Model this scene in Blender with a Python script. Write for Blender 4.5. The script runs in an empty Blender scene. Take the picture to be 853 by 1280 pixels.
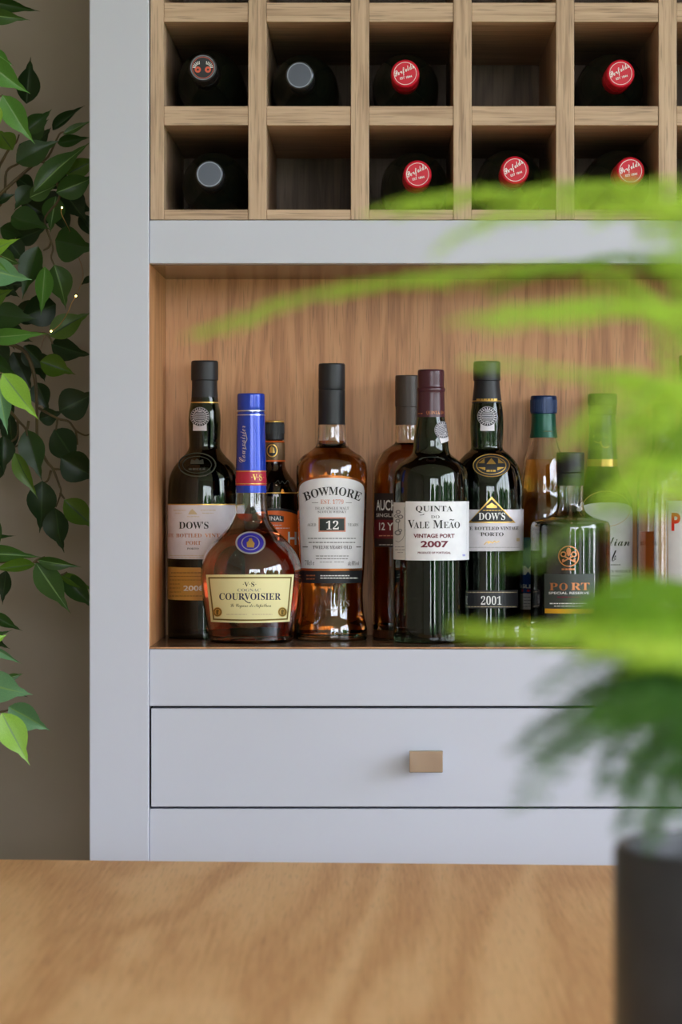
import bpy, bmesh, math, random
from mathutils import Vector, Matrix, noise
random.seed(7)
sc = bpy.context.scene
COL = sc.collection
# ------------------------------------------------------------------ camera, world, light
FPX, D, VX, VY, CZ = 3480.0, 3.0, 470.0, 600.0, 1.10       # focal length in pixels, distance to the cabinet face, vanishing point, eye height
cam_d = bpy.data.cameras.new('camera'); cam = bpy.data.objects.new('camera', cam_d); COL.objects.link(cam)
cam.location = (0, -D, CZ); cam.rotation_euler = (math.pi/2, 0, 0)
cam_d.sensor_fit = 'VERTICAL'; cam_d.sensor_height = 36.0
cam_d.lens = FPX/1280*36.0
cam_d.shift_x = -(VX-426.5)/1280; cam_d.shift_y = -(640-VY)/1280
cam_d.clip_start = 0.05
cam_d.dof.use_dof = True; cam_d.dof.focus_distance = 3.06
cam_d.dof.aperture_fstop = (cam_d.lens/1000)/0.0135
sc.camera = cam
sc.view_settings.view_transform = 'Standard'; sc.view_settings.look = 'None'
sc.view_settings.gamma = 1.0; sc.view_settings.use_curve_mapping = False
sc.view_settings.exposure = 1.85
sc.cycles.use_denoising = True
sc.cycles.max_bounces = 14; sc.cycles.transmission_bounces = 12; sc.cycles.transparent_max_bounces = 12
sc.cycles.diffuse_bounces = 5; sc.cycles.sample_clamp_indirect = 6.0
world = bpy.data.worlds.new('overcast_sky'); sc.world = world; world.use_nodes = True
wn = world.node_tree; wn.nodes.clear()
wo = wn.nodes.new('ShaderNodeOutputWorld'); wb = wn.nodes.new('ShaderNodeBackground')
wr = wn.nodes.new('ShaderNodeValToRGB'); wm = wn.nodes.new('ShaderNodeSeparateXYZ'); wt = wn.nodes.new('ShaderNodeTexCoord')
wn.links.new(wt.outputs['Generated'], wm.inputs[0]); wn.links.new(wm.outputs['Z'], wr.inputs[0])
wr.color_ramp.elements[0].position = 0.0; wr.color_ramp.elements[0].color = (0.90, 0.93, 1.0, 1)
wr.color_ramp.elements[1].position = 0.7; wr.color_ramp.elements[1].color = (0.62, 0.76, 1.0, 1)
wn.links.new(wr.outputs[0], wb.inputs[0]); wb.inputs[1].default_value = 3.6
wn.links.new(wb.outputs[0], wo.inputs[0])
# room extents and window openings (daylight enters through them; portals guide the sampling)
RX0, RX1, RY0, RY1, RZ = -2.4, 2.6, -5.6, 0.40, 2.55
WIN_R = (-4.4, -0.45, 0.08, 2.25)       # right wall: y0, y1, z0, z1
WIN_F = (-0.3, 2.35, 0.08, 2.20)         # wall behind the camera: x0, x1, z0, z1
def portal(name, loc, rot, sx, sy):
    l = bpy.data.lights.new(name, 'AREA'); l.shape = 'RECTANGLE'; l.size = sx; l.size_y = sy
    l.cycles.is_portal = True
    o = bpy.data.objects.new(name, l); COL.objects.link(o); o.location = loc; o.rotation_euler = rot
portal('daylight_portal_side', (RX1+0.02, (WIN_R[0]+WIN_R[1])/2, (WIN_R[2]+WIN_R[3])/2), (0, math.pi/2, 0), WIN_R[3]-WIN_R[2], WIN_R[1]-WIN_R[0])
portal('daylight_portal_rear', ((WIN_F[0]+WIN_F[1])/2, RY0-0.02, (WIN_F[2]+WIN_F[3])/2), (math.pi/2, 0, 0), WIN_F[1]-WIN_F[0], WIN_F[3]-WIN_F[2])

def px2w(x, y, dep):
    k = (D+dep)/FPX
    return Vector(((x-VX)*k, dep, CZ-(y-VY)*k))
FS = FPX/D                     # pixels per metre on the cabinet face
def fx(x): return (x-VX)/FS
def fz(y): return CZ-(y-VY)/FS

# ------------------------------------------------------------------ materials
def srgb(c):
    return tuple(((v/255)/12.92 if v/255 <= 0.04045 else ((v/255+0.055)/1.055)**2.4) for v in c)+(1.0,)
MATS = {}
def mat(name, col, rough=0.5, metal=0.0, trans=0.0, ior=1.45, spec=0.5, coat=0.0, emit=None, es=0.0):
    m = bpy.data.materials.new(name); m.use_nodes = True
    b = m.node_tree.nodes['Principled BSDF']
    b.inputs['Base Color'].default_value = srgb(col) if max(col) > 1.0 else tuple(col)+(1.0,)
    b.inputs['Roughness'].default_value = rough; b.inputs['Metallic'].default_value = metal
    b.inputs['Transmission Weight'].default_value = trans; b.inputs['IOR'].default_value = ior
    b.inputs['Specular IOR Level'].default_value = spec; b.inputs['Coat Weight'].default_value = coat
    if emit:
        b.inputs['Emission Color'].default_value = srgb(emit); b.inputs['Emission Strength'].default_value = es
    MATS[name] = m
    return m
def add(nt, t, **kw):
    n = nt.nodes.new(t)
    for k, v in kw.items(): setattr(n, k, v)
    return n
def mottled(name, c1, c2, rough, scale, bump=0.0, spec=0.5, detail=4):
    m = mat(name, c1, rough, spec=spec); nt = m.node_tree; b = nt.nodes['Principled BSDF']
    tc = add(nt, 'ShaderNodeTexCoord'); n = add(nt, 'ShaderNodeTexNoise'); n.inputs['Scale'].default_value = scale; n.inputs['Detail'].default_value = detail
    r = add(nt, 'ShaderNodeValToRGB'); r.color_ramp.elements[0].color = srgb(c1); r.color_ramp.elements[1].color = srgb(c2)
    r.color_ramp.elements[0].position = 0.35; r.color_ramp.elements[1].position = 0.65
    nt.links.new(tc.outputs['Object'], n.inputs['Vector']); nt.links.new(n.outputs['Fac'], r.inputs[0]); nt.links.new(r.outputs[0], b.inputs['Base Color'])
    if bump:
        bp = add(nt, 'ShaderNodeBump'); bp.inputs['Strength'].default_value = bump; bp.inputs['Distance'].default_value = 0.002
        nt.links.new(n.outputs['Fac'], bp.inputs['Height']); nt.links.new(bp.outputs[0], b.inputs['Normal'])
    return m
def wood(name, light, mid, dark, axis, rough=0.45, coarse=9.0, pores=1.0, figure=1.0, coat=0.0, ringmix=0.62):
    """oak: broad figure, fine streaks and short dark pores, all stretched along the grain axis (0 x, 1 y, 2 z)"""
    m = mat(name, mid, rough, coat=coat); nt = m.node_tree; b = nt.nodes['Principled BSDF']
    L = nt.links
    tc = add(nt, 'ShaderNodeTexCoord'); oi = add(nt, 'ShaderNodeObjectInfo')
    ad = add(nt, 'ShaderNodeVectorMath', operation='ADD'); mu = add(nt, 'ShaderNodeVectorMath', operation='SCALE')
    cb = add(nt, 'ShaderNodeCombineXYZ')
    for i in range(3): L.new(oi.outputs['Random'], cb.inputs[i])
    L.new(cb.outputs[0], mu.inputs[0]); mu.inputs['Scale'].default_value = 3.0
    L.new(tc.outputs['Object'], ad.inputs[0]); L.new(mu.outputs[0], ad.inputs[1])
    def stretched(sc_across, sc_along, detail, dist):
        mp = add(nt, 'ShaderNodeMapping'); s = [sc_across]*3; s[axis] = sc_along; mp.inputs['Scale'].default_value = s
        L.new(ad.outputs[0], mp.inputs['Vector'])
        n = add(nt, 'ShaderNodeTexNoise'); n.inputs['Scale'].default_value = 1.0; n.inputs['Detail'].default_value = detail; n.inputs['Distortion'].default_value = dist
        L.new(mp.outputs[0], n.inputs['Vector']); return n
    big = stretched(coarse, coarse*0.16, 3, 1.2*figure)
    # growth rings: bands taken from the broad figure
    ml = add(nt, 'ShaderNodeMath', operation='MULTIPLY'); ml.inputs[1].default_value = 34.0; L.new(big.outputs['Fac'], ml.inputs[0])
    sn = add(nt, 'ShaderNodeMath', operation='SINE'); L.new(ml.outputs[0], sn.inputs[0])
    rg = add(nt, 'ShaderNodeMapRange'); rg.inputs['From Min'].default_value = -1; rg.inputs['From Max'].default_value = 1; L.new(sn.outputs[0], rg.inputs['Value'])
    fine = stretched(260, 9, 4, 0.3); por = stretched(620, 22, 2, 0.2)
    mixf = add(nt, 'ShaderNodeMix', data_type='FLOAT'); mixf.inputs['Factor'].default_value = ringmix
    L.new(rg.outputs[0], mixf.inputs['A']); L.new(fine.outputs['Fac'], mixf.inputs['B'])
    r = add(nt, 'ShaderNodeValToRGB'); e = r.color_ramp.elements
    e[0].position = 0.25; e[0].color = srgb(dark); e[1].position = 0.8; e[1].color = srgb(light)
    x = e.new(0.5); x.color = srgb(mid)
    L.new(mixf.outputs['Result'], r.inputs[0])
    pr = add(nt, 'ShaderNodeMapRange'); pr.inputs['From Min'].default_value = 0.56; pr.inputs['From Max'].default_value = 0.68; pr.inputs['To Max'].default_value = 0.45*pores
    L.new(por.outputs['Fac'], pr.inputs['Value'])
    mx = add(nt, 'ShaderNodeMix', data_type='RGBA'); L.new(pr.outputs[0], mx.inputs['Factor']); L.new(r.outputs[0], mx.inputs['A'])
    mx.inputs['B'].default_value = srgb(tuple(v*0.62 for v in dark))
    L.new(mx.outputs['Result'], b.inputs['Base Color'])
    bp = add(nt, 'ShaderNodeBump'); bp.inputs['Strength'].default_value = 0.25; bp.inputs['Distance'].default_value = 0.0006
    L.new(fine.outputs['Fac'], bp.inputs['Height']); L.new(bp.outputs[0], b.inputs['Normal'])
    return m
PAINT = mottled('cabinet_paint', (196, 198, 211), (195, 197, 210), 0.45, 3)
WALLM = mottled('wall_plaster', (172, 160, 145), (162, 151, 137), 0.8, 5, 0.05)
WHITE = mottled('white_plaster', (232, 230, 226), (226, 224, 220), 0.8, 4)
DARK = mat('cabinet_inside', (26, 24, 24), 0.7)
RACKV = wood('oak_rack_upright', (206, 176, 148), (192, 162, 134), (160, 130, 104), 2, 0.5, 14, 1.0, 0.5, ringmix=0.85)
RACKH = wood('oak_rack_shelf', (206, 176, 148), (192, 162, 134), (160, 130, 104), 0, 0.5, 14, 1.0, 0.5, ringmix=0.85)
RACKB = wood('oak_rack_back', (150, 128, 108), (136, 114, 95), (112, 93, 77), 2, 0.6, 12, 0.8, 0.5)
NICHE = wood('oak_niche', (216, 160, 112), (206, 148, 100), (182, 126, 82), 2, 0.45, 6.0, 0.9, 1.6, ringmix=0.62)
NICHEH = wood('oak_niche_shelf', (122, 94, 70), (104, 80, 60), (74, 56, 42), 0, 0.2, 9, 0.8, 0.8)  # same oak, darkened: the shelf's dark bottle reflections are put into the colour
TABLE = wood('oak_table', (232, 186, 136), (222, 172, 120), (204, 150, 100), 1, 0.62, 3.2, 0.5, 0.8, ringmix=0.6)
FLOORM = wood('oak_floor', (190, 165, 135), (172, 146, 116), (140, 116, 90), 1, 0.45, 6, 0.6, 1.0)
CHROME = mat('chrome', (0.60, 0.58, 0.55), 0.06, metal=1.0)
FRAME = mat('window_frame_paint', (225, 226, 228), 0.4)

# ------------------------------------------------------------------ mesh helpers
def link(o, parent=None):
    COL.objects.link(o)
    if parent is not None: o.parent = parent
    return o
def obj(name, bm, m, parent=None, smooth=True, angle=35):
    me = bpy.data.meshes.new(name)
    if smooth:
        bm.normal_update()
        if len(bm.faces) < 120: angle = min(angle, 15)      # bevelled boards keep flat faces
        for f in bm.faces: f.smooth = True
        for e in bm.edges:
            if len(e.link_faces) == 2 and e.calc_face_angle(0) > math.radians(angle): e.smooth = False
    bm.to_mesh(me); bm.free()
    if isinstance(m, (list, tuple)):
        for q in m: me.materials.append(q)
    elif m: me.materials.append(m)
    return link(bpy.data.objects.new(name, me), parent)
def thing(name, label, cat, loc=(0, 0, 0), rot=(0, 0, 0), group=None):
    o = bpy.data.objects.new(name, None); COL.objects.link(o); o.location = loc; o.rotation_euler = rot
    o.empty_display_size = 0.05
    o['label'] = label; o['category'] = cat
    if group: o['group'] = group
    return o
def tag(o, label, cat, group=None):
    o['label'] = label; o['category'] = cat
    if group: o['group'] = group
    return o
def struct(name, bm, m, parent=None):
    o = obj(name, bm, m, parent)
    if parent is None: o['kind'] = 'structure'
    return o
def add_box(bm, x0, x1, y0, y1, z0, z1, bev=0.0, seg=2):
    r = bmesh.ops.create_cube(bm, size=1.0, matrix=Matrix.Translation(((x0+x1)/2, (y0+y1)/2, (z0+z1)/2)) @ Matrix.Diagonal((abs(x1-x0), abs(y1-y0), abs(z1-z0), 1)))
    if bev > 0:
        es = list({e for v in r['verts'] for e in v.link_edges})
        bmesh.ops.bevel(bm, geom=es, offset=bev, segments=seg, profile=0.5, affect='EDGES')
    return bm
def box(*a, **k): return add_box(bmesh.new(), *a, **k)
def add_tube(bm, pts, r0, r1=None, n=6, cap=True):
    pts = [Vector(p) for p in pts]; r1 = r0 if r1 is None else r1
    rings = []
    up = Vector((0.13, 0.31, 0.94))
    for i, p in enumerate(pts):
        t = (pts[min(i+1, len(pts)-1)]-pts[max(i-1, 0)])
        if t.length < 1e-9: t = Vector((0, 0, 1))
        t.normalize(); a = t.cross(up)
        if a.length < 1e-3: a = t.cross(Vector((1, 0, 0)))
        a.normalize(); b = t.cross(a); r = r0+(r1-r0)*i/max(1, len(pts)-1)
        rings.append([bm.verts.new(p+a*r*math.cos(2*math.pi*j/n)+b*r*math.sin(2*math.pi*j/n)) for j in range(n)])
    for q, w in zip(rings, rings[1:]):
        for j in range(n): bm.faces.new((q[j], q[(j+1) % n], w[(j+1) % n], w[j]))
    if cap:
        bm.faces.new(rings[0]); bm.faces.new(rings[-1][::-1])
    return bm
def catmull(pts, n=5):
    """smooth a list of 2- or 3-D points; a repeated point makes a corner"""
    P = [Vector(p) for p in pts]; out = []
    for i in range(len(P)-1):
        a, b = P[i], P[i+1]
        if (a-b).length < 1e-9: continue
        p0 = P[i-1] if i > 0 else a; p3 = P[i+2] if i+2 < len(P) else b
        ta, tb = (b-p0)*0.5, (p3-a)*0.5
        lim = (b-a).length
        if ta.length > lim*1.4: ta *= lim*1.4/ta.length
        if tb.length > lim*1.4: tb *= lim*1.4/tb.length
        if i > 0 and (P[i-1]-a).length < 1e-9: ta = (b-a)
        if i+2 < len(P) and (p3-b).length < 1e-9: tb = (b-a)
        for k in range(n):
            t = k/n; t2, t3 = t*t, t*t*t
            out.append((2*t3-3*t2+1)*a+(t3-2*t2+t)*ta+(-2*t3+3*t2)*b+(t3-t2)*tb)
    out.append(P[-1]); return out
def add_lathe(bm, prof, n=56, mi=0, close=False):
    """prof: (radius, z) from first to last; radius 0 makes a pole"""
    rings = []
    for r, z in prof:
        if r < 1e-6: rings.append([bm.verts.new((0, 0, z))])
        else: rings.append([bm.verts.new((r*math.cos(2*math.pi*j/n), r*math.sin(2*math.pi*j/n), z)) for j in range(n)])
    seq = list(zip(rings, rings[1:]))
    if close: seq.append((rings[-1], rings[0]))
    for a, b in seq:
        for j in range(n):
            k = (j+1) % n
            if len(a) == 1 and len(b) == 1: continue
            if len(a) == 1: f = (a[0], b[k], b[j])
            elif len(b) == 1: f = (a[j], a[k], b[0])
            else: f = (a[j], a[k], b[k], b[j])
            bm.faces.new(f).material_index = mi
    return bm
# ------------------------------------------------------------------ lettering
_tc = bpy.data.curves.new('lettering_source', 'FONT'); _to = bpy.data.objects.new('lettering_source', _tc); COL.objects.link(_to)
_cache = {}
def restyle(s, style):
    out = ''
    base = {'serif': (0x1D400, 0x1D41A, 0x1D7CE), 'italic': (0x1D468, 0x1D482, 0x1D7CE), 'script': (0x1D4D0, 0x1D4EA, 0x1D7CE)}.get(style)
    if not base: return s
    for ch in s:
        if 'A' <= ch <= 'Z': out += chr(base[0]+ord(ch)-65)
        elif 'a' <= ch <= 'z': out += chr(base[1]+ord(ch)-97)
        elif '0' <= ch <= '9': out += chr(base[2]+ord(ch)-48)
        else: out += ch
    return out
def text_geo(s, style='serif', off=0.0, spacing=1.0, res=3):
    key = (s, style, off, spacing, res)
    if key in _cache: return _cache[key]
    _tc.body = restyle(s, style); _tc.offset = off; _tc.space_character = spacing; _tc.resolution_u = res; _tc.size = 1
    bpy.context.view_layer.update()
    me = _to.evaluated_get(bpy.context.evaluated_depsgraph_get()).to_mesh()
    vs = [v.co.copy() for v in me.vertices]; fs = [tuple(p.vertices) for p in me.polygons]
    x0 = min(v.x for v in vs); x1 = max(v.x for v in vs); y0 = min(v.y for v in vs); y1 = max(v.y for v in vs)
    r = ([((v.x-x0)/(x1-x0), (v.y-y0)/(y1-y0)) for v in vs], fs)
    _cache[key] = r; return r
# ------------------------------------------------------------------ the room
WT = 0.12
struct('floor', box(RX0-WT, RX1+WT, RY0-WT, RY1+WT, -0.06, 0.0), FLOORM)
struct('ceiling', box(RX0-WT, RX1+WT, RY0-WT, RY1+WT, RZ, RZ+0.1), WHITE)
struct('wall_back', box(RX0-WT, RX1+WT, RY1, RY1+WT, 0, RZ), WALLM)
struct('wall_left', box(RX0-WT, RX0, RY0, RY1, 0, RZ), WALLM)
bm = bmesh.new()
y0, y1, z0, z1 = WIN_R
add_box(bm, RX1, RX1+WT, RY0, y0, 0, RZ); add_box(bm, RX1, RX1+WT, y1, RY1, 0, RZ)
add_box(bm, RX1, RX1+WT, y0, y1, 0, z0); add_box(bm, RX1, RX1+WT, y0, y1, z1, RZ)
struct('wall_right', bm, WHITE)
bm = bmesh.new(); x0, x1, z0, z1 = WIN_F
add_box(bm, RX0-WT, x0, RY0-WT, RY0, 0, RZ); add_box(bm, x1, RX1+WT, RY0-WT, RY0, 0, RZ)
add_box(bm, x0, x1, RY0-WT, RY0, 0, z0); add_box(bm, x0, x1, RY0-WT, RY0, z1, RZ)
struct('wall_front', bm, WHITE)
w1 = bpy.data.objects.new('window_1', None); link(w1); w1['kind'] = 'structure'
y0, y1, z0, z1 = WIN_R
for k in range(6):
    yy = y0+0.03+(y1-y0-0.06)*k/5
    obj('frame_post', box(RX1+0.02, RX1+0.09, yy-0.035, yy+0.035, z0, z1, 0.004), FRAME, w1)
for zz in (z0+0.03, z1-0.03): obj('frame_rail', box(RX1+0.02, RX1+0.09, y0, y1, zz-0.03, zz+0.03, 0.004), FRAME, w1)
w2 = bpy.data.objects.new('window_2', None); link(w2); w2['kind'] = 'structure'
x0, x1, z0, z1 = WIN_F
for k in range(6):
    xx = x0+0.03+(x1-x0-0.06)*k/5
    obj('frame_post', box(xx-0.03, xx+0.03, RY0-0.09, RY0-0.02, z0, z1, 0.004), FRAME, w2)
for zz in (z0+0.03, z1-0.03): obj('frame_rail', box(x0, x1, RY0-0.09, RY0-0.02, zz-0.03, zz+0.03, 0.004), FRAME, w2)
struct('baseboard_back', box(RX0, -0.33, RY1-0.018, RY1, 0, 0.12, 0.003), FRAME)
# garden outside, seen in the reflections on the bottles
LAWN = mottled('lawn_grass', (70, 104, 44), (96, 128, 62), 0.9, 9)
HEDGE = mottled('hedge_green', (40, 72, 30), (74, 110, 48), 0.9, 6)
gl = struct('garden_lawn', box(-14, 16, -18, 12, -0.30, -0.12), LAWN)
def bush(x, y, r, h, seed, i):
    bm = bmesh.new(); bmesh.ops.create_icosphere(bm, subdivisions=4, radius=1.0)
    for v in bm.verts:
        n = noise.noise(v.co*2.2+Vector((seed*7.1, 0, 0)))*0.35+noise.noise(v.co*7+Vector((seed, 3, 0)))*0.16
        v.co *= 1+n
        v.co = Vector((v.co.x*r, v.co.y*r, v.co.z*h/2+h/2-0.14))
    o = obj('garden_shrub', bm, HEDGE); o.location = (x, y, 0)
    tag(o, 'rounded green garden shrub outside the window, seen only mirrored in the bottles', 'shrub', 'garden shrubs outside the windows')
i = 0
for k in range(9):
    bush(7.2+random.uniform(-0.3, 0.6), -8.0+k*2.2, random.uniform(0.80, 0.88), random.uniform(1.9, 3.1), k, i); i += 1
for k in range(5):
    bush(-4.4+k*2.6, -10.5+random.uniform(-0.4, 0.4), random.uniform(0.95, 1.15), random.uniform(1.6, 2.4), k+20, i); i += 1
LAMP = mat('lamp_glow', (255, 240, 215), 0.5, emit=(255, 238, 210), es=14.0)
k = 0
for xx in (-1.2, 0.2, 1.6):
    for yy in (-0.9, -2.6, -4.3):
        t = thing('ceiling_downlight', 'round recessed ceiling spotlight mirrored in the bottle shoulders', 'light', (xx, yy, RZ), group='recessed ceiling spotlights')
        bm = bmesh.new(); add_lathe(bm, [(0.034, -0.001), (0.045, -0.001), (0.045, -0.006), (0.036, -0.008)], 24, close=True)
        obj('trim_ring', bm, FRAME, t)
        bm = bmesh.new(); add_lathe(bm, [(0.0, -0.003), (0.034, -0.003)], 24); obj('lamp', bm, LAMP, t)

# ------------------------------------------------------------------ the cabinet
W_IN0, W_IN1 = fx(186.5), fx(186.5)+1293/FS
PITCH = 128.45/FS
CDEP = 0.385
cab = thing('drinks_cabinet', 'tall pale grey painted cabinet with wine rack, oak lined bottle niche and drawer', 'cabinet', (0, 0, 0))
STILE = 74.5/FS
for nm, xa, xb, sx in (('stile', W_IN0-STILE, W_IN0, 1), ('stile', W_IN1, W_IN1+STILE, -1)):
    o = obj(nm, box(xa, xb, -0.003, 0.022, 0.10, 2.30, 0.0012), PAINT, cab)
    if sx == 1: o['label'] = 'wide pale grey upright at the left edge'
obj('side_panel', box(W_IN0-STILE, W_IN0-STILE+0.018, 0.022, CDEP, 0.0, 2.30, 0.0005), PAINT, cab)
obj('side_panel', box(W_IN1+STILE-0.018, W_IN1+STILE, 0.022, CDEP, 0.0, 2.30, 0.0005), PAINT, cab)
obj('top_panel', box(W_IN0-STILE-0.01, W_IN1+STILE+0.01, -0.01, CDEP, 2.30, 2.325, 0.001), PAINT, cab)
obj('plinth', box(W_IN0-STILE+0.01, W_IN1+STILE-0.01, 0.03, 0.05, 0.0, 0.10), PAINT, cab)
G = 0.0004
def rail(ya, yb): return obj('rail', box(W_IN0+G, W_IN1-G, 0.0, 0.022, fz(yb), fz(ya), 0.0008), PAINT, cab)
rail(275.3, 329.3); rail(811.6, 882.6); rail(1011.2, 1090.0)
obj('rail', box(W_IN0+G, W_IN1-G, 0.0, 0.022, 2.24, 2.2995, 0.0008), PAINT, cab)
# drawer
dr = obj('drawer', box(W_IN0+0.0021, W_IN1-0.0021, 0.0004, 0.022, fz(1008.6), fz(885.6), 0.0009), PAINT, cab)
obj('drawer_box', box(W_IN0, W_IN1, 0.03, CDEP-0.01, fz(1011), fz(884)), DARK, cab)
for xk in (532.5, 186.5+1293-345):
    bm = bmesh.new()
    xa, xb, zt, zb = fx(xk)-0.0180, fx(xk)+0.0180, fz(935.5), fz(963.0)
    add_box(bm, xa, xb, -0.0245, -0.0185, zb, zt, 0.0009)
    add_box(bm, (xa+xb)/2-0.008, (xa+xb)/2+0.008, -0.0188, 0.0005, (zt+zb)/2-0.006, (zt+zb)/2+0.006, 0.0006)
    obj('knob', bm, CHROME, dr)['label'] = 'square polished chrome drawer knob'
# doors below (behind the table)
mid = (W_IN0+W_IN1)/2
for xa, xb in ((W_IN0+0.002, mid-0.001), (mid+0.001, W_IN1-0.002)):
    d = obj('door', box(xa, xb, 0.0004, 0.022, 0.103, fz(1090)-0.002, 0.0009), PAINT, cab)
    bm = bmesh.new(); kx = xb-0.05 if xa < mid-0.1 else xa+0.05
    add_box(bm, kx-0.014, kx+0.014, -0.0235, -0.0175, 0.565, 0.593, 0.0009); add_box(bm, kx-0.006, kx+0.006, -0.018, 0.0005, 0.573, 0.585)
    obj('knob', bm, CHROME, d)
# niche
NDEP = 0.231; NZ = fz(808.6)
obj('niche_back', box(W_IN0-0.002, W_IN1+0.002, NDEP, NDEP+0.018, fz(840), fz(290)), NICHE, cab)['label'] = 'warm oak back panel of the bottle niche'
for xa, xb in ((W_IN0-0.018, W_IN0+0.0006), (W_IN1-0.0006, W_IN1+0.018)):
    obj('niche_side', box(xa, xb, 0.0222, NDEP, fz(830), fz(300)), NICHE, cab)
    obj('niche_edge_strip', box(xa+0.0174 if xa < 0 else xa, xb if xa < 0 else xb-0.0174, 0.0015, 0.0221, fz(811.3), fz(329.6)), NICHE, cab)
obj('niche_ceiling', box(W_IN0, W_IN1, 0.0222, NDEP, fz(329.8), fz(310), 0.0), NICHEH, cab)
obj('shelf_edge', box(W_IN0+0.0008, W_IN1-0.0008, 0.0002, 0.0012, fz(810.6), fz(809.3)), NICHE, cab)
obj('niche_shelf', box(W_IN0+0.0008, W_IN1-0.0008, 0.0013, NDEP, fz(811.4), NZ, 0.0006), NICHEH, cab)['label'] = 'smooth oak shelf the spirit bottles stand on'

# ------------------------------------------------------------------ the wine rack
RD = 0.318
rack = thing('wine_rack', 'oak wine rack of square cells filling the upper cabinet', 'rack', (0, 0, 0))
RB = fz(274.2)                      # underside of the rack
rows = [(156, 261.5), (26.5, 132)]  # cell openings (top, bottom) in the two rows in view
zrow = [(fz(b), fz(t)) for t, b in rows]
dz = zrow[1][0]-zrow[0][0]
for k in range(2, 8): zrow.append((zrow[0][0]+dz*k, zrow[0][1]+dz*k))
zrow = [z for z in zrow if z[1] < 2.23]
RT = zrow[-1][1]+0.02
RY = 0.0035
xl0, xl1 = W_IN0+0.001, fx(204.6)
cells = []
posts = [(xl0, xl1)]
for k in range(10):
    a = xl1+PITCH*k; b = a+PITCH-0.0196
    cells.append((a, b)); posts.append((b, a+PITCH) if k < 9 else (b, W_IN1-0.001))
for a, b in posts: obj('upright', box(a, b, RY, RD, RB, RT, 0.0006), RACKV, rack)
first = None
for k, (a, b) in enumerate(cells):
    zs = [(RB, zrow[0][0])]+[(zrow[i][1], zrow[i+1][0]) for i in range(len(zrow)-1)]+[(zrow[-1][1], RT)]
    for za, zb in zs:
        obj('cell_shelf', box(a+0.0002, b-0.0002, RY+0.0008, RD, za, zb, 0.0005), RACKH, rack)
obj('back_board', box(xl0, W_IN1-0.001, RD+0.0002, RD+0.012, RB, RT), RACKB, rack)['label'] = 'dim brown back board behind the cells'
struct_fill = obj('filler_panel', box(W_IN0, W_IN1, RY+0.002, 0.022, RT+0.0005, 2.2395), PAINT, cab)

# ------------------------------------------------------------------ bottles
INK = mat('ink_black', (32, 30, 32), 0.5); INKW = mat('ink_white', (238, 236, 234), 0.5); INKG = mat('ink_grey', (126, 122, 124), 0.5)
COPPER = mat('ink_copper', (190, 122, 78), 0.35, metal=0.5); GOLD = mat('foil_gold', (214, 172, 92), 0.3, metal=0.7)
SILVER = mat('foil_silver', (205, 206, 214), 0.28, metal=0.8); MAROON = mat('ink_maroon', (112, 32, 52), 0.5)
PINK = mat('ink_pale_copper', (214, 142, 118), 0.5); REDINK = mat('ink_red', (226, 48, 34), 0.5)
SEALINK = mat('ink_seal', (48, 46, 54), 0.6)
TAN = mat('ink_faint_gold', (206, 186, 150), 0.5)
PAPER = mottled('label_paper_white', (236, 234, 238), (230, 228, 233), 0.6, 90); PAPERC = mottled('label_paper_lilac', (226, 220, 228), (220, 214, 222), 0.6, 90)
PAPERG = mat('label_paper_grey', (214, 208, 204), 0.6); CREAM = mat('label_paper_cream', (230, 219, 164), 0.5)
GOLDP = mottled('label_paper_gold', (216, 164, 84), (204, 150, 70), 0.38, 30); PAPERD = mat('label_black', (38, 38, 42), 0.45)
DARKBR = mat('label_dark_brown', (52, 38, 38), 0.5); REDBAND = mat('label_wine_red', (112, 28, 38), 0.5)
ORANGE = mat('label_orange', (240, 110, 36), 0.5); BLUEL = mat('label_blue', (28, 62, 120), 0.45)
GREYGR = mat('label_grey_green', (60, 66, 64), 0.4); AMBERB = mat('label_amber_band', (232, 168, 40), 0.4)
BLACKCAP = mat('cap_black', (34, 34, 37), 0.45); BROWNCAP = mat('cap_brown', (74, 62, 56), 0.42); MAROONCAP = mat('cap_maroon', (72, 34, 44), 0.28)
BLUECAP = mat('foil_blue', (30, 62, 176), 0.25, metal=0.25, coat=0.3); NAVYCAP = mat('cap_navy', (16, 42, 84), 0.3, metal=0.2)
REDFOIL = mat('foil_red_band', (178, 36, 62), 0.35); GREENCAP = mat('foil_green', (24, 84, 66), 0.3, metal=0.2)
DKGREENCAP = mat('foil_dark_green', (24, 48, 34), 0.35); REDCAP = mat('cap_red', (204, 14, 44), 0.38, spec=0.35)
GREYCAP = mat('cap_dark_grey', (70, 74, 80), 0.25, metal=0.6); CAPRIM = mat('cap_rim_silver', (112, 116, 122), 0.3, metal=0.9)
CORK = mat('cap_gold_brown', (150, 110, 70), 0.4)
BLUEEN = mat('enamel_blue', (52, 44, 150), 0.3)
PORTGLASS = mat('bottle_glass_dark_green', (0.10, 0.17, 0.09), 0.02, trans=1.0, ior=1.5)
WINEGLASS = mat('wine_bottle_glass', (0.010, 0.016, 0.010), 0.08, ior=1.5)
WINE = mat('port_wine', (0.006, 0.002, 0.003), 0.05, ior=1.34)
CLEAR = mat('bottle_glass_clear', (0.985, 0.985, 0.985), 0.0, trans=1.0, ior=1.5)
BROWNGLASS = mat('bottle_glass_brown', (0.18, 0.07, 0.03), 0.02, trans=1.0, ior=1.5)
WHISKY = mat('whisky_amber', (0.90, 0.40, 0.075), 0.0, trans=1.0, ior=1.35)
WHISKYD = mat('whisky_deep_amber', (0.80, 0.26, 0.045), 0.0, trans=1.0, ior=1.35)
GOLDEN = mat('whisky_golden', (0.92, 0.60, 0.16), 0.0, trans=1.0, ior=1.35)
COGNAC = mat('cognac', (0.72, 0.14, 0.045), 0.0, trans=1.0, ior=1.35)
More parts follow.
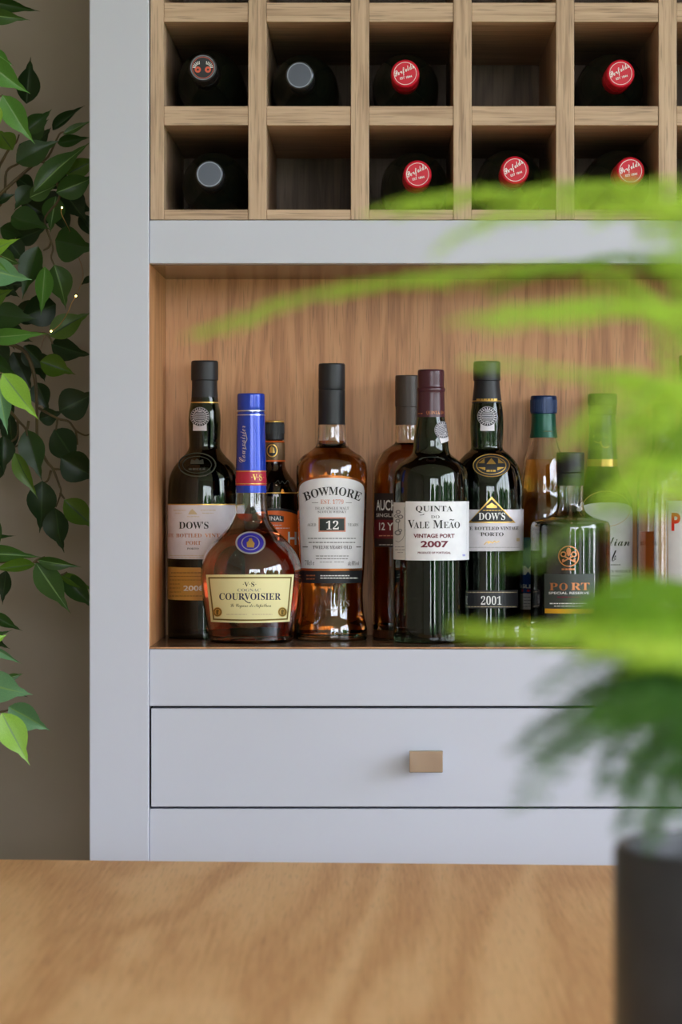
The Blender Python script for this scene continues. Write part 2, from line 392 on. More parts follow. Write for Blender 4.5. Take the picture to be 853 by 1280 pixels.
EMB = mat('embossed_glass', (0.05, 0.06, 0.05), 0.08, ior=1.5)
EMBC = mat('embossed_clear_glass', (0.75, 0.5, 0.35), 0.05, trans=0.6, ior=1.5)

def flat_mesh(verts, faces, step):
    """a flat print cut finely enough to be wrapped on a round surface"""
    bm = bmesh.new(); vs = [bm.verts.new((x, y, 0)) for x, y in verts]
    for f in faces:
        try: bm.faces.new([vs[i] for i in f])
        except ValueError: pass
    for _ in range(3):
        es = [e for e in bm.edges if abs(e.verts[0].co.x-e.verts[1].co.x) > step]
        if not es: break
        bmesh.ops.subdivide_edges(bm, edges=es, cuts=1)
        bmesh.ops.triangulate(bm, faces=[f for f in bm.faces if len(f.verts) > 3])
    return bm
class Bottle:
    """a bottle on the niche shelf; positions of its prints are given as seen from the front"""
    def __init__(s, name, label, cx, dep):
        s.dep = dep; s.s = FPX/(D+dep); s.X = (cx-VX)/s.s; s.cx = cx
        s.root = thing(name, label, 'bottle', (s.X, dep, NZ), group='bottles on the niche shelf')
        s.prof = []
    def z(s, y): return max(0.0, CZ-(y-VY)/s.s-NZ)
    def pts(s, L, n=5): return [(p[0], p[1]) for p in catmull([(h/s.s, s.z(y)) for h, y in L], n)]
    def R(s, z):
        P = s.prof
        if z <= P[0][1]: return P[0][0]
        for (r0, z0), (r1, z1) in zip(P, P[1:]):
            if z0 <= z <= z1: return r0+(r1-r0)*((z-z0)/(z1-z0) if z1 > z0 else 0)
        return P[-1][0]
    def conform(s, x, y, off=0.0004):
        yf = -0.03
        for _ in range(5):
            k = (D+s.dep+yf)/FPX
            X = (x-VX)*k-s.X; z = CZ-(y-VY)*k-NZ
            r = s.R(z)+off; X = max(-r*0.9995, min(r*0.9995, X)); yf = -math.sqrt(r*r-X*X)
        return Vector((X, yf, z))
    def ang(s, x, y):
        p = s.conform(x, y, 0.0004); return math.atan2(p.x, -p.y)
    def at(s, a, z, off): 
        r = s.R(z)+off; return Vector((r*math.sin(a), -r*math.cos(a), z))
    def zf(s, y):           # height on the front of the bottle for a row of the photograph
        yf = -s.R(s.z(y)); k = (D+s.dep+yf)/FPX; return CZ-(y-VY)*k-NZ
    def lathe(s, name, L, m, parent=None, n=56, sm=5, label=None):
        """solid of revolution, L from the bottom up"""
        P = s.pts(L, sm); q = [(0.0, P[0][1])]+P+[(0.0, P[-1][1])]
        bm = bmesh.new(); add_lathe(bm, q, n); o = obj(name, bm, m, parent or s.root)
        if label: o['label'] = label
        return o
    def glass(s, L, m, wall=0.0022, base=0.006, n=64, liquid=None, level=None, open_top=True):
        """hollow bottle: outer profile L (bottom up), inner wall, and the liquid inside up to row `level`"""
        P = s.pts(L, 5); s.prof = P[:]
        inner = [(max(0.002, r-wall), z) for r, z in P if z > base and z < P[-1][1]-0.0003]
        # push the inner floor corner in so that the base looks heavy
        inner = [(inner[0][0]*0.80, base)]+[(r*(0.93 if z < base+0.004 else 1.0), z) for r, z in inner]
        q = [(0.0, 0.0015), (P[0][0]*0.8, 0.0012)]+P+[(inner[-1][0], P[-1][1])]+inner[::-1]+[(0.0, base+0.004)]
        bm = bmesh.new(); add_lathe(bm, q, n); g = obj('glass', bm, m, s.root)
        if liquid:
            zl = s.z(level); li = [(0.0, base+0.0045)]+[(r-0.00025, z+0.0003) for r, z in inner if z < zl-0.0005]
            rr = li[-1][0]
            for r, z in inner:
                if z >= zl: rr = r-0.00025; break
            li += [(rr, zl), (0.0, zl)]
            bm = bmesh.new(); add_lathe(bm, li, n); obj('liquid', bm, liquid, s.root)
        return g
    def outer(s, extra): s.prof = sorted(s.prof+s.pts(extra, 3), key=lambda p: p[1])
    def patch(s, name, xa, xb, ya, yb, m, off=0.0004, top=None, bot=None, nx=24, ny=6, parent=None, label=None):
        """a paper or foil patch wrapped on the glass; xa/xb rows as seen, or ('a', degrees)"""
        ym = (ya+yb)/2
        aa = math.radians(xa[1]) if isinstance(xa, tuple) else s.ang(xa, ym)
        ab = math.radians(xb[1]) if isinstance(xb, tuple) else s.ang(xb, ym)
        za, zb = s.zf(ya), s.zf(yb); bm = bmesh.new(); g = []
        for j in range(ny+1):
            row = []
            for i in range(nx+1):
                u = i/nx; t = za+(top(u)/s.s if top else 0); b = zb+(bot(u)/s.s if bot else 0)
                row.append(bm.verts.new(s.at(aa+(ab-aa)*u, t+(b-t)*j/ny, off)))
            g.append(row)
        for j in range(ny):
            for i in range(nx): bm.faces.new((g[j+1][i], g[j+1][i+1], g[j][i+1], g[j][i]))
        o = obj(name, bm, m, parent or s.root)
        if label: o['label'] = label
        return o
    def mesh(s, name, verts, faces, m, off, parent):
        bm = flat_mesh(verts, faces, 4.0)
        for v in bm.verts: v.co = s.conform(v.co.x, v.co.y, off)
        bm.normal_update()
        c = sum((f.normal.dot(Vector((f.calc_center_median().x, f.calc_center_median().y, 0))) for f in bm.faces), 0.0)
        if c < 0: bmesh.ops.reverse_faces(bm, faces=bm.faces)
        return obj(name, bm, m, parent or s.root)
    def text(s, t, x0, x1, y0, y1, m, style='serif', off=0.0007, parent=None, w=0.0, arc=0.0, a=False, rot=None, sp=1.0, name='lettering'):
        """lettering filling the box x0..x1, y0..y1 (y0 the top)"""
        V, F = text_geo(t, style, w, sp)
        if a:
            # spread evenly round the bottle between two angles
            aa = math.radians(x0[1]) if isinstance(x0, tuple) else s.ang(x0, (y0+y1)/2)
            ab = math.radians(x1[1]) if isinstance(x1, tuple) else s.ang(x1, (y0+y1)/2)
            zt, zb = s.zf(y0), s.zf(y1); rr = s.R((zt+zb)/2)*s.s
            bm = flat_mesh([((aa+(ab-aa)*u)*rr, v*(y1-y0)) for u, v in V], F, 4.0)
            for v in bm.verts: v.co = s.at(v.co.x/rr, zb+(zt-zb)*v.co.y/(y1-y0), off)
            return obj(name, bm, m, parent or s.root)
        pts = []
        for u, v in V:
            x = x0+(x1-x0)*u; y = y1+(y0-y1)*v
            if arc: y += arc*(2*u-1)**2; x += arc*0.5*(2*u-1)*(v-0.5)
            if rot:
                cx, cy, an = rot; dx, dy = x-cx, y-cy; x = cx+dx*math.cos(an)-dy*math.sin(an); y = cy+dx*math.sin(an)+dy*math.cos(an)
            pts.append((x, y))
        return s.mesh(name, pts, F, m, off, parent)
    def bars(s, L, m, off=0.0007, parent=None, name='small_print'):
        """lines of print too small to read: word-long strokes. L: (x0, x1, y, thickness)"""
        V, F = [], []
        for x0, x1, y, h in L:
            x = x0
            while x < x1-0.4:
                e = min(x1, x+random.uniform(2.0, 4.6)); b = len(V); n = 2
                for q in range(n+1): V += [(x+(e-x)*q/n, y-h/2), (x+(e-x)*q/n, y+h/2)]
                for q in range(n): F.append((b+2*q, b+2*q+1, b+2*q+3, b+2*q+2))
                x = e+0.8
        return s.mesh(name, V, F, m, off, parent)
    def disc(s, cx, cy, rx, ry, m, off=0.0006, parent=None, hole=0.0, name='medallion', n=28, a0=0, a1=360, rings=3):
        V, F = [], []
        full = (a1-a0) >= 360
        cols = n if full else n+1
        for j in range(rings+1):
            q = hole+(1-hole)*j/rings
            for i in range(cols):
                t = math.radians(a0+(a1-a0)*i/n); V.append((cx+rx*q*math.cos(t), cy+ry*q*math.sin(t)))
        for j in range(rings):
            for i in range(n):
                k = (i+1) % cols if full else i+1
                F.append((j*cols+i, (j+1)*cols+i, (j+1)*cols+k, j*cols+k))
        return s.mesh(name, V, F, m, off, parent)
    def poly(s, pts, m, off=0.0006, parent=None, name='mark', sub=4):
        """a small star-shaped outline filled from its centre"""
        P = []
        for (a, b), (c, d) in zip(pts, pts[1:]+pts[:1]):
            for q in range(sub): P.append((a+(c-a)*q/sub, b+(d-b)*q/sub))
        cx = sum(p[0] for p in P)/len(P); cy = sum(p[1] for p in P)/len(P); n = len(P); V = []
        for j in range(1, 5): V += [(cx+(x-cx)*j/4, cy+(y-cy)*j/4) for x, y in P]
        V.append((cx, cy)); F = [(i, (i+1) % n, 4*n) for i in range(n)]
        for j in range(3):
            for i in range(n): F.append((j*n+i, (j+1)*n+i, (j+1)*n+(i+1) % n, j*n+(i+1) % n))
        return s.mesh(name, V, F, m, off, parent)
    def line(s, pts, wd, m, off=0.0007, parent=None, name='rule_line', sub=6):
        V, F = [], []
        for (a, b), (c, d) in zip(pts, pts[1:]):
            L = math.hypot(c-a, d-b) or 1; nx, ny = -(d-b)/L*wd/2, (c-a)/L*wd/2; e = len(V)
            for q in range(sub+1):
                x, y = a+(c-a)*q/sub, b+(d-b)*q/sub; V += [(x+nx, y+ny), (x-nx, y-ny)]
            for q in range(sub): F.append((e+2*q, e+2*q+1, e+2*q+3, e+2*q+2))
        return s.mesh(name, V, F, m, off, parent)
    def relief(s, cx, cy, rx, ry, m, r=0.0007, off=0.0002, name='embossed_ring', n=40, parent=None):
        bm = bmesh.new(); P = [s.conform(cx+rx*math.cos(2*math.pi*i/n), cy+ry*math.sin(2*math.pi*i/n), off) for i in range(n+1)]
        add_tube(bm, P, r, n=6, cap=False); return obj(name, bm, m, parent or s.root)
    def seal(s, cx, cy, r, tilt=0.0, up=1.0):
        """white guarantee seal with a printed ring and grid, tab below"""
        c, q = math.cos(tilt), math.sin(tilt)
        def T(x, y): return (cx+x*c-y*q, cy+x*q+y*c)
        tab = s.poly([T(-r*0.68, 0), T(r*0.68, 0), T(r*0.72, r*1.45), T(-r*0.72, r*1.45)], PAPERC, 0.0005, name='guarantee_seal')
        tab['label'] = 'round white guarantee seal with a square tab'
        s.disc(cx, cy, r, r, PAPERC, 0.00062, tab, name='seal_disc')
        s.disc(cx, cy, r*0.97, r*0.97, SEALINK, 0.0008, tab, hole=0.94, name='printed_ring')
        s.disc(cx, cy, r*0.66, r*0.66, SEALINK, 0.0008, tab, hole=0.88, name='printed_ring')
        V, F = [], []
        for k in range(22):
            a = 2*math.pi*k/22+tilt; b = len(V)
            for rr, da in ((0.72, -0.10), (0.72, 0.10), (0.91, 0.09), (0.91, -0.09)): V.append((cx+r*rr*math.cos(a+da), cy+r*rr*math.sin(a+da)))
            F.append((b, b+1, b+2, b+3))
        s.mesh('printed_ring_letters', V, F, SEALINK, 0.0008, tab)
        V, F = [], []
        for k in range(-3, 4):
            w_ = 0.55*math.sqrt(max(0, 1-(k/4)**2)); b = len(V)
            for x, y in ((-w_, k*0.145-0.045), (w_, k*0.145-0.045), (w_, k*0.145+0.045), (-w_, k*0.145+0.045)): V.append(T(x*r, y*r))
            F.append((b, b+1, b+2, b+3))
        s.mesh('printed_grid', V, F, SEALINK, 0.0008, tab)
        return tab

def cap_ridges(B, y0, y1, hw, m, n=44, parent=None):
    bm = bmesh.new(); z0, z1 = B.z(y1), B.z(y0); r = hw/B.s
    for k in range(n):
        a = 2*math.pi*k/n; add_tube(bm, [(r*math.cos(a), r*math.sin(a), z0), (r*math.cos(a), r*math.sin(a), z1)], 0.00035, n=4)
    return obj('cap_ridges', bm, m, parent or B.root)

# 1 --- port, far left: late bottled, gold year label
B = Bottle('port_bottle', 'dark port bottle at far left of the shelf, lilac-white label over gold 2008 label', 256, 0.179)
body = [(40, 803), (44.5, 800), (46, 794), (46, 780), (46, 700), (46, 625), (45, 606), (43, 594), (36.5, 581), (27, 571), (21, 563), (19.3, 556), (20.2, 530), (19.5, 515), (17.5, 504), (16, 488), (15.5, 470)]
B.glass(body, PORTGLASS, liquid=WINE, level=535)
B.outer([(17.6, 506), (16.6, 476), (16.8, 452)])
c = B.lathe('cap', [(17.2, 504), (17.2, 504), (16.0, 486), (15.8, 476), (15.8, 476), (17.0, 475), (17.0, 475), (16.8, 453.5), (15.6, 451), (15.6, 451)], BLACKCAP, label='black capsule')
B.patch('capsule_line', ('a', -95), ('a', 95), 502.2, 503.6, GOLD, 0.0005, parent=c)
B.seal(250, 521, 12)
md = B.relief(246.5, 581, 23, 14.5, EMB, 0.0009, name='embossed_medallion'); B.relief(246.5, 581, 18, 10.5, EMB, 0.0005, parent=md)
B.bars([(236, 257, 586.5, 2.6)], EMB, 0.0006, md, 'embossed_line')
B.poly([(238, 580), (239, 574), (242, 577), (246.5, 573), (251, 577), (254, 574), (255, 580)], EMB, 0.0006, md, 'embossed_crown')
lb = B.patch('front_label', ('a', -100), ('a', 96), 630.5, 699, PAPERC, label='lilac-white paper front label')
B.patch('label_edge', ('a', -100), ('a', 96), 630, 631.4, GOLD, 0.0006, parent=lb, nx=30, ny=1)
B.text("DOW'S", 223.8, 260.8, 652, 661, INK, parent=lb)
B.text('LATE', ('a', -80), 217.4, 667.3, 671.7, COPPER, parent=lb, a=True, w=-0.004)
B.text('BOTTLED', 220.3, 252, 666.8, 671.7, COPPER, parent=lb, w=-0.004); B.text('VINTAGE', 256, 291, 666.8, 671.7, COPPER, parent=lb, w=-0.004)
B.text('PORT', 232, 251.3, 676.2, 681, COPPER, parent=lb, w=-0.004); B.text('PORTO', 234, 248.4, 684.6, 687, INK, parent=lb, w=-0.004)
B.bars([(217, 232, 637.8, 0.9), (219, 227, 641.4, 0.8), (251, 270, 637.8, 0.9), (253, 267, 641.4, 0.8), (234, 249, 645.8, 0.7), (212, 290, 694.5, 0.7), (214, 290, 696.8, 0.6)], TAN, parent=lb)
B.poly([(235.5, 643), (237, 639.5), (240.5, 636), (244, 639.5), (247, 643)], TAN, 0.0007, lb, 'printed_crown')
lb = B.patch('year_label', ('a', -92), ('a', 92), 709.5, 750.5, GOLDP, label='gold paper year label')
B.text('2008', 229.3, 255, 732, 738.6, INKW, 'sans', parent=lb, w=0.02)
B.bars([(214, 262, 716, 1.1), (212, 262, 720.5, 0.7), (212, 262, 725, 0.7), (212, 226, 730, 0.7), (212, 225, 735, 0.7), (212, 226, 740, 0.7), (212, 270, 745, 0.8)], mat('ink_brown', (120, 82, 40), 0.5), parent=lb)

# 2 --- cognac, bulbous, blue sleeve
B = Bottle('cognac_bottle', 'bulbous amber cognac bottle with long blue neck sleeve and pale yellow label', 314, 0.094)
body = [(44, 807.5), (49, 805), (52, 800), (53.5, 793), (56, 778), (60, 754), (62, 735), (63, 717), (61.5, 704), (55, 689), (44, 674.5), (32, 662.5), (23.5, 650), (20.5, 638), (19.2, 620), (18.4, 590), (16.5, 500)]
B.glass(body, CLEAR, wall=0.0016, base=0.0035, liquid=COGNAC, level=642)
B.outer([(18.9, 616), (18.4, 588), (17.6, 560), (16.8, 500)])
c = B.lathe('neck_sleeve', [(19.4, 616), (19.4, 616), (18.9, 588), (18, 550), (17.3, 520), (17.0, 516), (16.4, 514.6), (17.3, 512.5), (17.3, 512.5), (17.3, 495), (17.0, 493), (16, 492), (16, 492)], BLUECAP, label='glossy royal blue foil sleeve')
B.outer([(19.4, 616), (18.9, 588), (18, 550), (17.3, 520)])
B.patch('sleeve_band', ('a', -120), ('a', 120), 588, 606.8, REDFOIL, 0.0005, parent=c, nx=36)['label'] = 'crimson band'
for y in (604.3, 588.6): B.patch('sleeve_line', ('a', -120), ('a', 120), y, y+0.9, GOLD, 0.0008, parent=c, nx=36, ny=1)
B.patch('sleeve_line', ('a', -120), ('a', 120), 512.6, 513.9, SILVER, 0.0009, parent=c, nx=36, ny=1); B.patch('sleeve_line', ('a', -120), ('a', 120), 518, 519, SILVER, 0.0006, parent=c, nx=36, ny=1)
B.text('·V·S·', 314.5, 330.3, 592.6, 600.6, GOLD, parent=c, off=0.0009)
B.text('Courvoisier', 280, 326, 551, 559, SILVER, 'script', parent=c, off=0.0006, w=-0.004, rot=(303, 555, -math.pi/2))
B.line([(307, 540), (309, 549), (306, 556), (308, 562)], 0.8, SILVER, 0.0006, c, 'flourish')
md = B.disc(313.3, 678.5, 18.3, 13.6, SILVER, 0.0009, name='neck_medallion'); md['label'] = 'oval blue medallion with silver rim and gold figure'
B.disc(313.3, 678.5, 16.6, 12.3, BLUEEN, 0.0012, md, name='enamel'); B.disc(313.3, 678.5, 11.6, 9.2, SILVER, 0.0015, md, hole=0.88, name='inner_ring')
B.poly([(309, 684), (308.5, 678), (311, 676), (311.5, 673), (315, 672.5), (316, 676), (318.5, 679), (317.5, 684.5)], GOLD, 0.0016, md, 'gold_figure')
B.relief(313.3, 678.5, 18.4, 13.7, SILVER, 0.0005, 0.001, parent=md)
def quad_label(B, name, TL, TR, BR, BL, m, off, bow=0.0, parent=None, nx=22, ny=8):
    V, F = [], []
    for j in range(ny+1):
        v = j/ny
        for i in range(nx+1):
            u = i/nx; x = (TL[0]*(1-u)+TR[0]*u)*(1-v)+(BL[0]*(1-u)+BR[0]*u)*v; y = (TL[1]*(1-u)+TR[1]*u)*(1-v)+(BL[1]*(1-u)+BR[1]*u)*v
            V.append((x, y+bow*(1-(2*u-1)**2)*v))
    for j in range(ny):
        for i in range(nx): F.append((j*(nx+1)+i, (j+1)*(nx+1)+i, (j+1)*(nx+1)+i+1, j*(nx+1)+i+1))
    return B.mesh(name, V, F, m, off, parent)
lb = quad_label(B, 'front_label', (257.6, 718.3), (367.8, 718.0), (362.4, 777), (263.8, 777.3), CREAM, 0.0004, 1.5); lb['label'] = 'pale yellow label narrowing downwards, dark gold border'
DKGOLD = mat('ink_dark_gold', (120, 98, 44), 0.4, metal=0.3)
quad_label(B, 'label_border', (260.4, 721.4), (365.0, 721.1), (360.0, 774.6), (266.4, 774.9), DKGOLD, 0.0006, 1.4, lb)
quad_label(B, 'label_field', (262.2, 723.2), (363.3, 722.9), (358.4, 772.8), (268.1, 773.1), CREAM, 0.0008, 1.3, lb)
NAVYI = mat('ink_navy', (30, 30, 66), 0.5)
B.text('·V·S·', 303.8, 320.4, 727.4, 733.4, INK, off=0.001, parent=lb, w=-0.004)
B.text('COGNAC', 297, 326, 735.8, 739.4, INKG, off=0.001, parent=lb, w=-0.004)
B.text('COURVOISIER', 274.2, 351.2, 741.3, 750.0, NAVYI, off=0.001, parent=lb)
B.line([(303.5, 747), (307, 751), (310, 753.2), (313.5, 753.5)], 1.1, NAVYI, 0.001, lb, 'letter_tail', 3)
B.text('Le Cognac de Napoléon', 288, 339, 754.5, 760.5, INK, 'script', off=0.001, parent=lb, w=-0.004)
B.bars([(283, 309, 768, 1.0), (315, 341, 768, 1.0)], TAN, 0.001, lb)
for x in (272, 353.3):
    B.disc(x, 765, 5.6, 6.0, GOLD, 0.001, lb, name='gold_medal'); B.disc(x, 765, 4.9, 5.2, DKGOLD, 0.0012, lb, hole=0.78, name='medal_ring'); B.poly([(x-1.4, 768.5), (x-1.8, 763), (x, 761.6), (x+2, 763.2), (x+0.9, 765.5), (x+1.2, 768.5)], DKGOLD, 0.0012, lb, 'medal_head')

# 3 --- squat dark bottle with orange label, behind the cognac
B = Bottle('liqueur_bottle', 'small dark brown bottle with black screw cap and orange label, half hidden behind cognac', 343, 0.186)
body = [(27, 801), (30, 798), (31, 790), (31, 700), (31, 625), (30, 613), (25, 602), (18, 592), (14.2, 584), (13.2, 574), (12.8, 553), (10.5, 551), (10.5, 530)]
B.glass(body, BROWNGLASS, liquid=WINE, level=590)
B.outer([(13.3, 552), (13.3, 576)])
c = B.lathe('screw_cap', [(11.6, 550), (11.6, 550), (12.6, 549.4), (12.6, 549.4), (12.6, 529), (12.2, 528), (12.2, 528)], BLACKCAP)
cap_ridges(B, 530, 542, 12.6, BLACKCAP, parent=c)
B.lathe('cap_top', [(12.4, 528), (12.4, 528), (12.4, 526.6), (11.4, 525.8), (11.4, 525.8)], GOLD, label='gold rim of the cap')
nl = B.patch('neck_label', ('a', -110), ('a', 110), 552, 577, mat('label_brown_gold', (120, 92, 62), 0.4, metal=0.4), parent=None)
for y in (551, 575.2): B.patch('neck_line', ('a', -110), ('a', 110), y, y+1.8, ORANGE, 0.0007, parent=nl, ny=1)
B.disc(340.3, 563.3, 8.2, 9.4, PAPERD, 0.0007, nl, name='neck_medal'); B.disc(340.3, 563.3, 7.2, 8.4, GOLD, 0.0009, nl, hole=0.8, name='medal_ring'); B.poly([(337, 566), (337.5, 560), (340, 557.5), (343, 560), (343.5, 566)], GOLD, 0.0009, nl, 'medal_figure')
B.line([(344, 604), (348, 600), (350, 605), (353, 601), (356, 605), (360, 600), (362, 604)], 0.9, EMB, 0.0006, None, 'embossed_script', 2)
B.patch('shoulder_line', ('a', -100), ('a', 100), 615.6, 616.6, GOLD, 0.0006, ny=1)
lb = B.patch('front_label', ('a', -75), ('a', 80), 637, 775, ORANGE, top=lambda u: -9*(2*u-1)**2, label='orange label arched at the top')
B.patch('label_edge', ('a', -77), ('a', 82), 635, 638.2, PAPERD, 0.0006, top=lambda u: -9*(2*u-1)**2, bot=lambda u: -9*(2*u-1)**2, ny=1, parent=lb)
B.patch('banner', ('a', -45), ('a', 24), 643.4, 652.5, PAPERD, 0.0007, top=lambda u: -2*(2*u-1)**2, ny=1, parent=lb)
B.text('ORIGINAL', ('a', -40), ('a', 20), 645.4, 650.6, INKW, 'sans', 0.001, lb, a=True, w=0.01)
B.bars([(340, 352, 656.5, 0.9), (345, 362, 660.2, 0.9)], PAPERC, parent=lb)
B.text('H', 360.2, 371, 664.8, 681, INKW, 'sans', 0.0009, lb, w=0.02)

# 4 --- whisky with arched label and black cap
B = Bottle('whisky_bottle', 'amber whisky bottle with tall black cap and white arched label boxed 12', 415, 0.137)
body = [(39, 805), (42, 803), (43.8, 798), (44.2, 789), (43.2, 780), (40.8, 771), (39.3, 755), (39.0, 735), (40.6, 710), (42.2, 670), (43.4, 630), (44.3, 598), (44.3, 588), (42.5, 578), (36.5, 570), (28, 564.5), (20.5, 558), (18.2, 549), (17.2, 532), (15.5, 528), (14.5, 500)]
B.glass(body, CLEAR, base=0.0035, wall=0.0016, liquid=WHISKY, level=551)
B.outer([(17.3, 530.5), (16.6, 454.8)])
c = B.lathe('cap', [(17.3, 531), (17.3, 531), (16.8, 528), (16.6, 488), (16.1, 487.2), (16.6, 486.4), (16.6, 456.5), (15.6, 454.5), (15.6, 454.5)], BLACKCAP, label='tall matt black cap')
B.text('· No1 VAULTS ·', ('a', -58), ('a', 72), 519.8, 525.4, INKW, 'sans', 0.0009, c, a=True, w=0.015)
cl = B.patch('label_edge', 374.4, 455.4, 612, 713.6, mat('foil_copper', (190, 116, 66), 0.3, metal=0.8), 0.0004, top=lambda u: 17.5*math.sqrt(max(0, 1-(2*u-1)**2)), nx=40, ny=10)
cl['label'] = 'thin copper foil edge of the arched label'
lb = B.patch('front_label', 375.4, 454.4, 613.5, 710.8, PAPER, 0.0006, top=lambda u: 16.2*math.sqrt(max(0, 1-(2*u-1)**2)), nx=40, ny=10, label='white label with an arched top')
B.text('BOWMORE', 380, 451.6, 608.3, 618.8, INK, off=0.001, parent=lb, arc=8.0)
B.text('EST. 1779', 401, 429.6, 624.2, 630, PINK, off=0.001, parent=lb, w=-0.004)
B.line([(390, 628.4), (398, 628.4)], 0.7, INKG, 0.001, lb); B.line([(432.5, 628.4), (440, 628.4)], 0.7, INKG, 0.001, lb)
B.text('ISLAY SINGLE MALT', 394.2, 436.4, 633.6, 637, INKG, off=0.001, parent=lb, w=0.0); B.text('SCOTCH WHISKY', 397.4, 433.4, 638.2, 641.3, INKG, off=0.001, parent=lb)
B.poly([(398.4, 646.6), (432.3, 646.6), (432.3, 664.8), (398.4, 664.8)], PINK, 0.0009, lb, 'box_edge'); B.poly([(399.8, 648.2), (430.8, 648.2), (430.8, 663.2), (399.8, 663.2)], mat('label_box_dark', (44, 52, 50), 0.5), 0.0012, lb, 'age_box')
B.text('12', 407.8, 423.6, 650.8, 661.8, INKW, off=0.0015, parent=lb)
B.text('AGED', 384.2, 395.2, 654, 657.8, INKG, off=0.001, parent=lb, w=-0.004); B.text('YEARS', 435.2, 448.2, 654, 657.8, INKG, off=0.001, parent=lb, w=-0.004)
B.bars([(385, 445, 673, 1.1), (386, 445, 678, 1.2), (395, 436, 695, 0.9), (395, 436, 698.4, 1.0), (400, 416, 702.6, 0.7), (418, 430, 702.4, 0.7)], INKG, 0.001, lb)
B.text('TWELVE YEARS OLD', 391, 440, 682, 686.3, INKG, off=0.001, parent=lb, w=0.01)
B.line([(378.5, 683.6), (385, 683.6)], 1.3, INKG, 0.001, lb); B.line([(445.6, 683.6), (451.6, 683.6)], 1.3, INKG, 0.001, lb)
B.text('70cl e', 381.4, 393, 700.2, 706.4, INKG, 'serif', 0.001, lb); B.text('alc.40%vol', 435.2, 449, 701, 706.6, INKG, 'serif', 0.001, lb)
l2 = B.patch('lower_label', 376.8, 452.4, 713.8, 729.2, PAPERD, 0.0005, nx=24, ny=3, label='black strip below the white label')
B.bars([(383, 394, 719.4, 1.4), (383, 394, 723.6, 1.4)], COPPER, 0.0009, l2); B.bars([(400.5, 437, 719.6, 1.3), (400.5, 447.5, 722.6, 1.3)], INKW, 0.0009, l2)
B.text('VAULTS', 405, 437, 750.5, 758, EMBC, 'serif', 0.0006, w=-0.004, name='embossed_lettering'); B.bars([(408, 435, 762, 1.2)], EMBC, 0.0006, name='embossed_line')

# 5 --- whisky behind, brown cap, dark label
B = Bottle('whisky_bottle', 'amber whisky bottle with brown cap and dark label, half hidden behind white-labelled port', 510, 0.172)
body = [(40, 802), (43, 799), (44.5, 793), (44.5, 700), (44.5, 612), (43.5, 590), (39.5, 576), (32, 565), (21, 557.5), (15.6, 552), (14.8, 531), (12, 528), (12, 500)]
B.glass(body, CLEAR, base=0.010, liquid=WHISKYD, level=554)
B.outer([(15.6, 531), (15.4, 470)])
c = B.lathe('cap', [(15.4, 531), (15.4, 531), (15.2, 509), (15.2, 509), (15.9, 508), (15.9, 508), (15.7, 471), (14.8, 469.3), (14.8, 469.3)], BROWNCAP, label='grey-brown cap')
B.text('SINGLE BOTTLED', ('a', -85), ('a', 95), 521.3, 527.6, PAPERG, 'sans', 0.0008, c, a=True, w=0.012)
lb = B.patch('front_label', ('a', -68), ('a', 70), 616.5, 684, DARKBR, label='dark brown label with a wine red band')
B.text('AUCHENTOSHAN', ('a', -60), ('a', 62), 625, 638.4, INKW, 'sans', 0.0008, lb, a=True, w=0.02)
B.text('SINGLE MALT WHISKY', ('a', -60), ('a', 62), 641.8, 646.4, PAPERG, 'sans', 0.0008, lb, a=True, w=0.015)
B.patch('label_band', ('a', -68), ('a', 70), 650, 673.5, REDBAND, 0.0006, parent=lb)
B.text('12 YEARS', ('a', -52), ('a', 12), 653.3, 663, INKW, 'sans', 0.0009, lb, a=True, w=0.02)
B.bars([(474, 495, 669.6, 1.2)], PINK, 0.0009, lb); B.bars([(474, 496, 681, 1.0)], PAPERG, 0.0009, lb)

# 6 --- vintage port, white label, maroon capsule
B = Bottle('port_bottle', 'near-black vintage port bottle with maroon capsule and white label dated 2007', 539, 0.093)
body = [(42, 807), (45.5, 804), (47.2, 797), (47.2, 700), (47.2, 615), (46.8, 600), (45, 588.5), (40, 580), (32, 573.5), (25, 568), (22.4, 561), (21.4, 548), (18.5, 530), (16.5, 515), (15, 500), (15, 466)]
B.glass(body, PORTGLASS, liquid=WINE, level=566)
B.outer([(17.2, 521), (17.0, 495), (16.6, 463)])
c = B.lathe('capsule', [(17.6, 521.5), (17.6, 521.5), (17.0, 500), (16.9, 490.5), (17.6, 488.6), (17.6, 485.6), (16.6, 483.6), (16.6, 465), (15.8, 462.6), (14.5, 462), (14.5, 462)], MAROONCAP, label='glossy maroon capsule')
B.text('QUINTA DO', 533, 557.5, 513.6, 518.6, COPPER, off=0.0009, parent=c, w=-0.004); B.bars([(522.8, 529, 517, 1.4)], COPPER, 0.0009, c)
B.seal(554, 537.5, 10.6, tilt=-0.33)
B.disc(540, 575, 16.5, 4.2, EMB, 0.0003, hole=0.8, a0=180, a1=360, name='shoulder_ridge')
lb = B.patch('front_label', 507.2, 583.6, 626.8, 700.6, PAPER, nx=28, label='white front label')
l2 = B.patch('side_label', 491.9, 506.9, 628.2, 700.2, PAPERG, 0.0004, label='narrow greyish crest label joined at left')
B.patch('label_wrap', 583.65, ('a', 88), 627, 700.6, PAPER, 0.0004, nx=6, parent=lb)
B.text('QUINTA', 520, 566.4, 632.2, 641, INK, parent=lb, w=-0.004); B.disc(526.5, 642.3, 4.4, 1.8, INK, 0.0007, lb, hole=0.7, a0=0, a1=110, name='letter_tail')
B.text('DO', 539, 549.8, 644, 648, INKG, parent=lb, w=-0.004)
B.text('V', 510, 518.5, 650, 660.3, INK, parent=lb, w=-0.004); B.text('ALE', 517.6, 537, 652, 660.3, INK, parent=lb, w=-0.004)
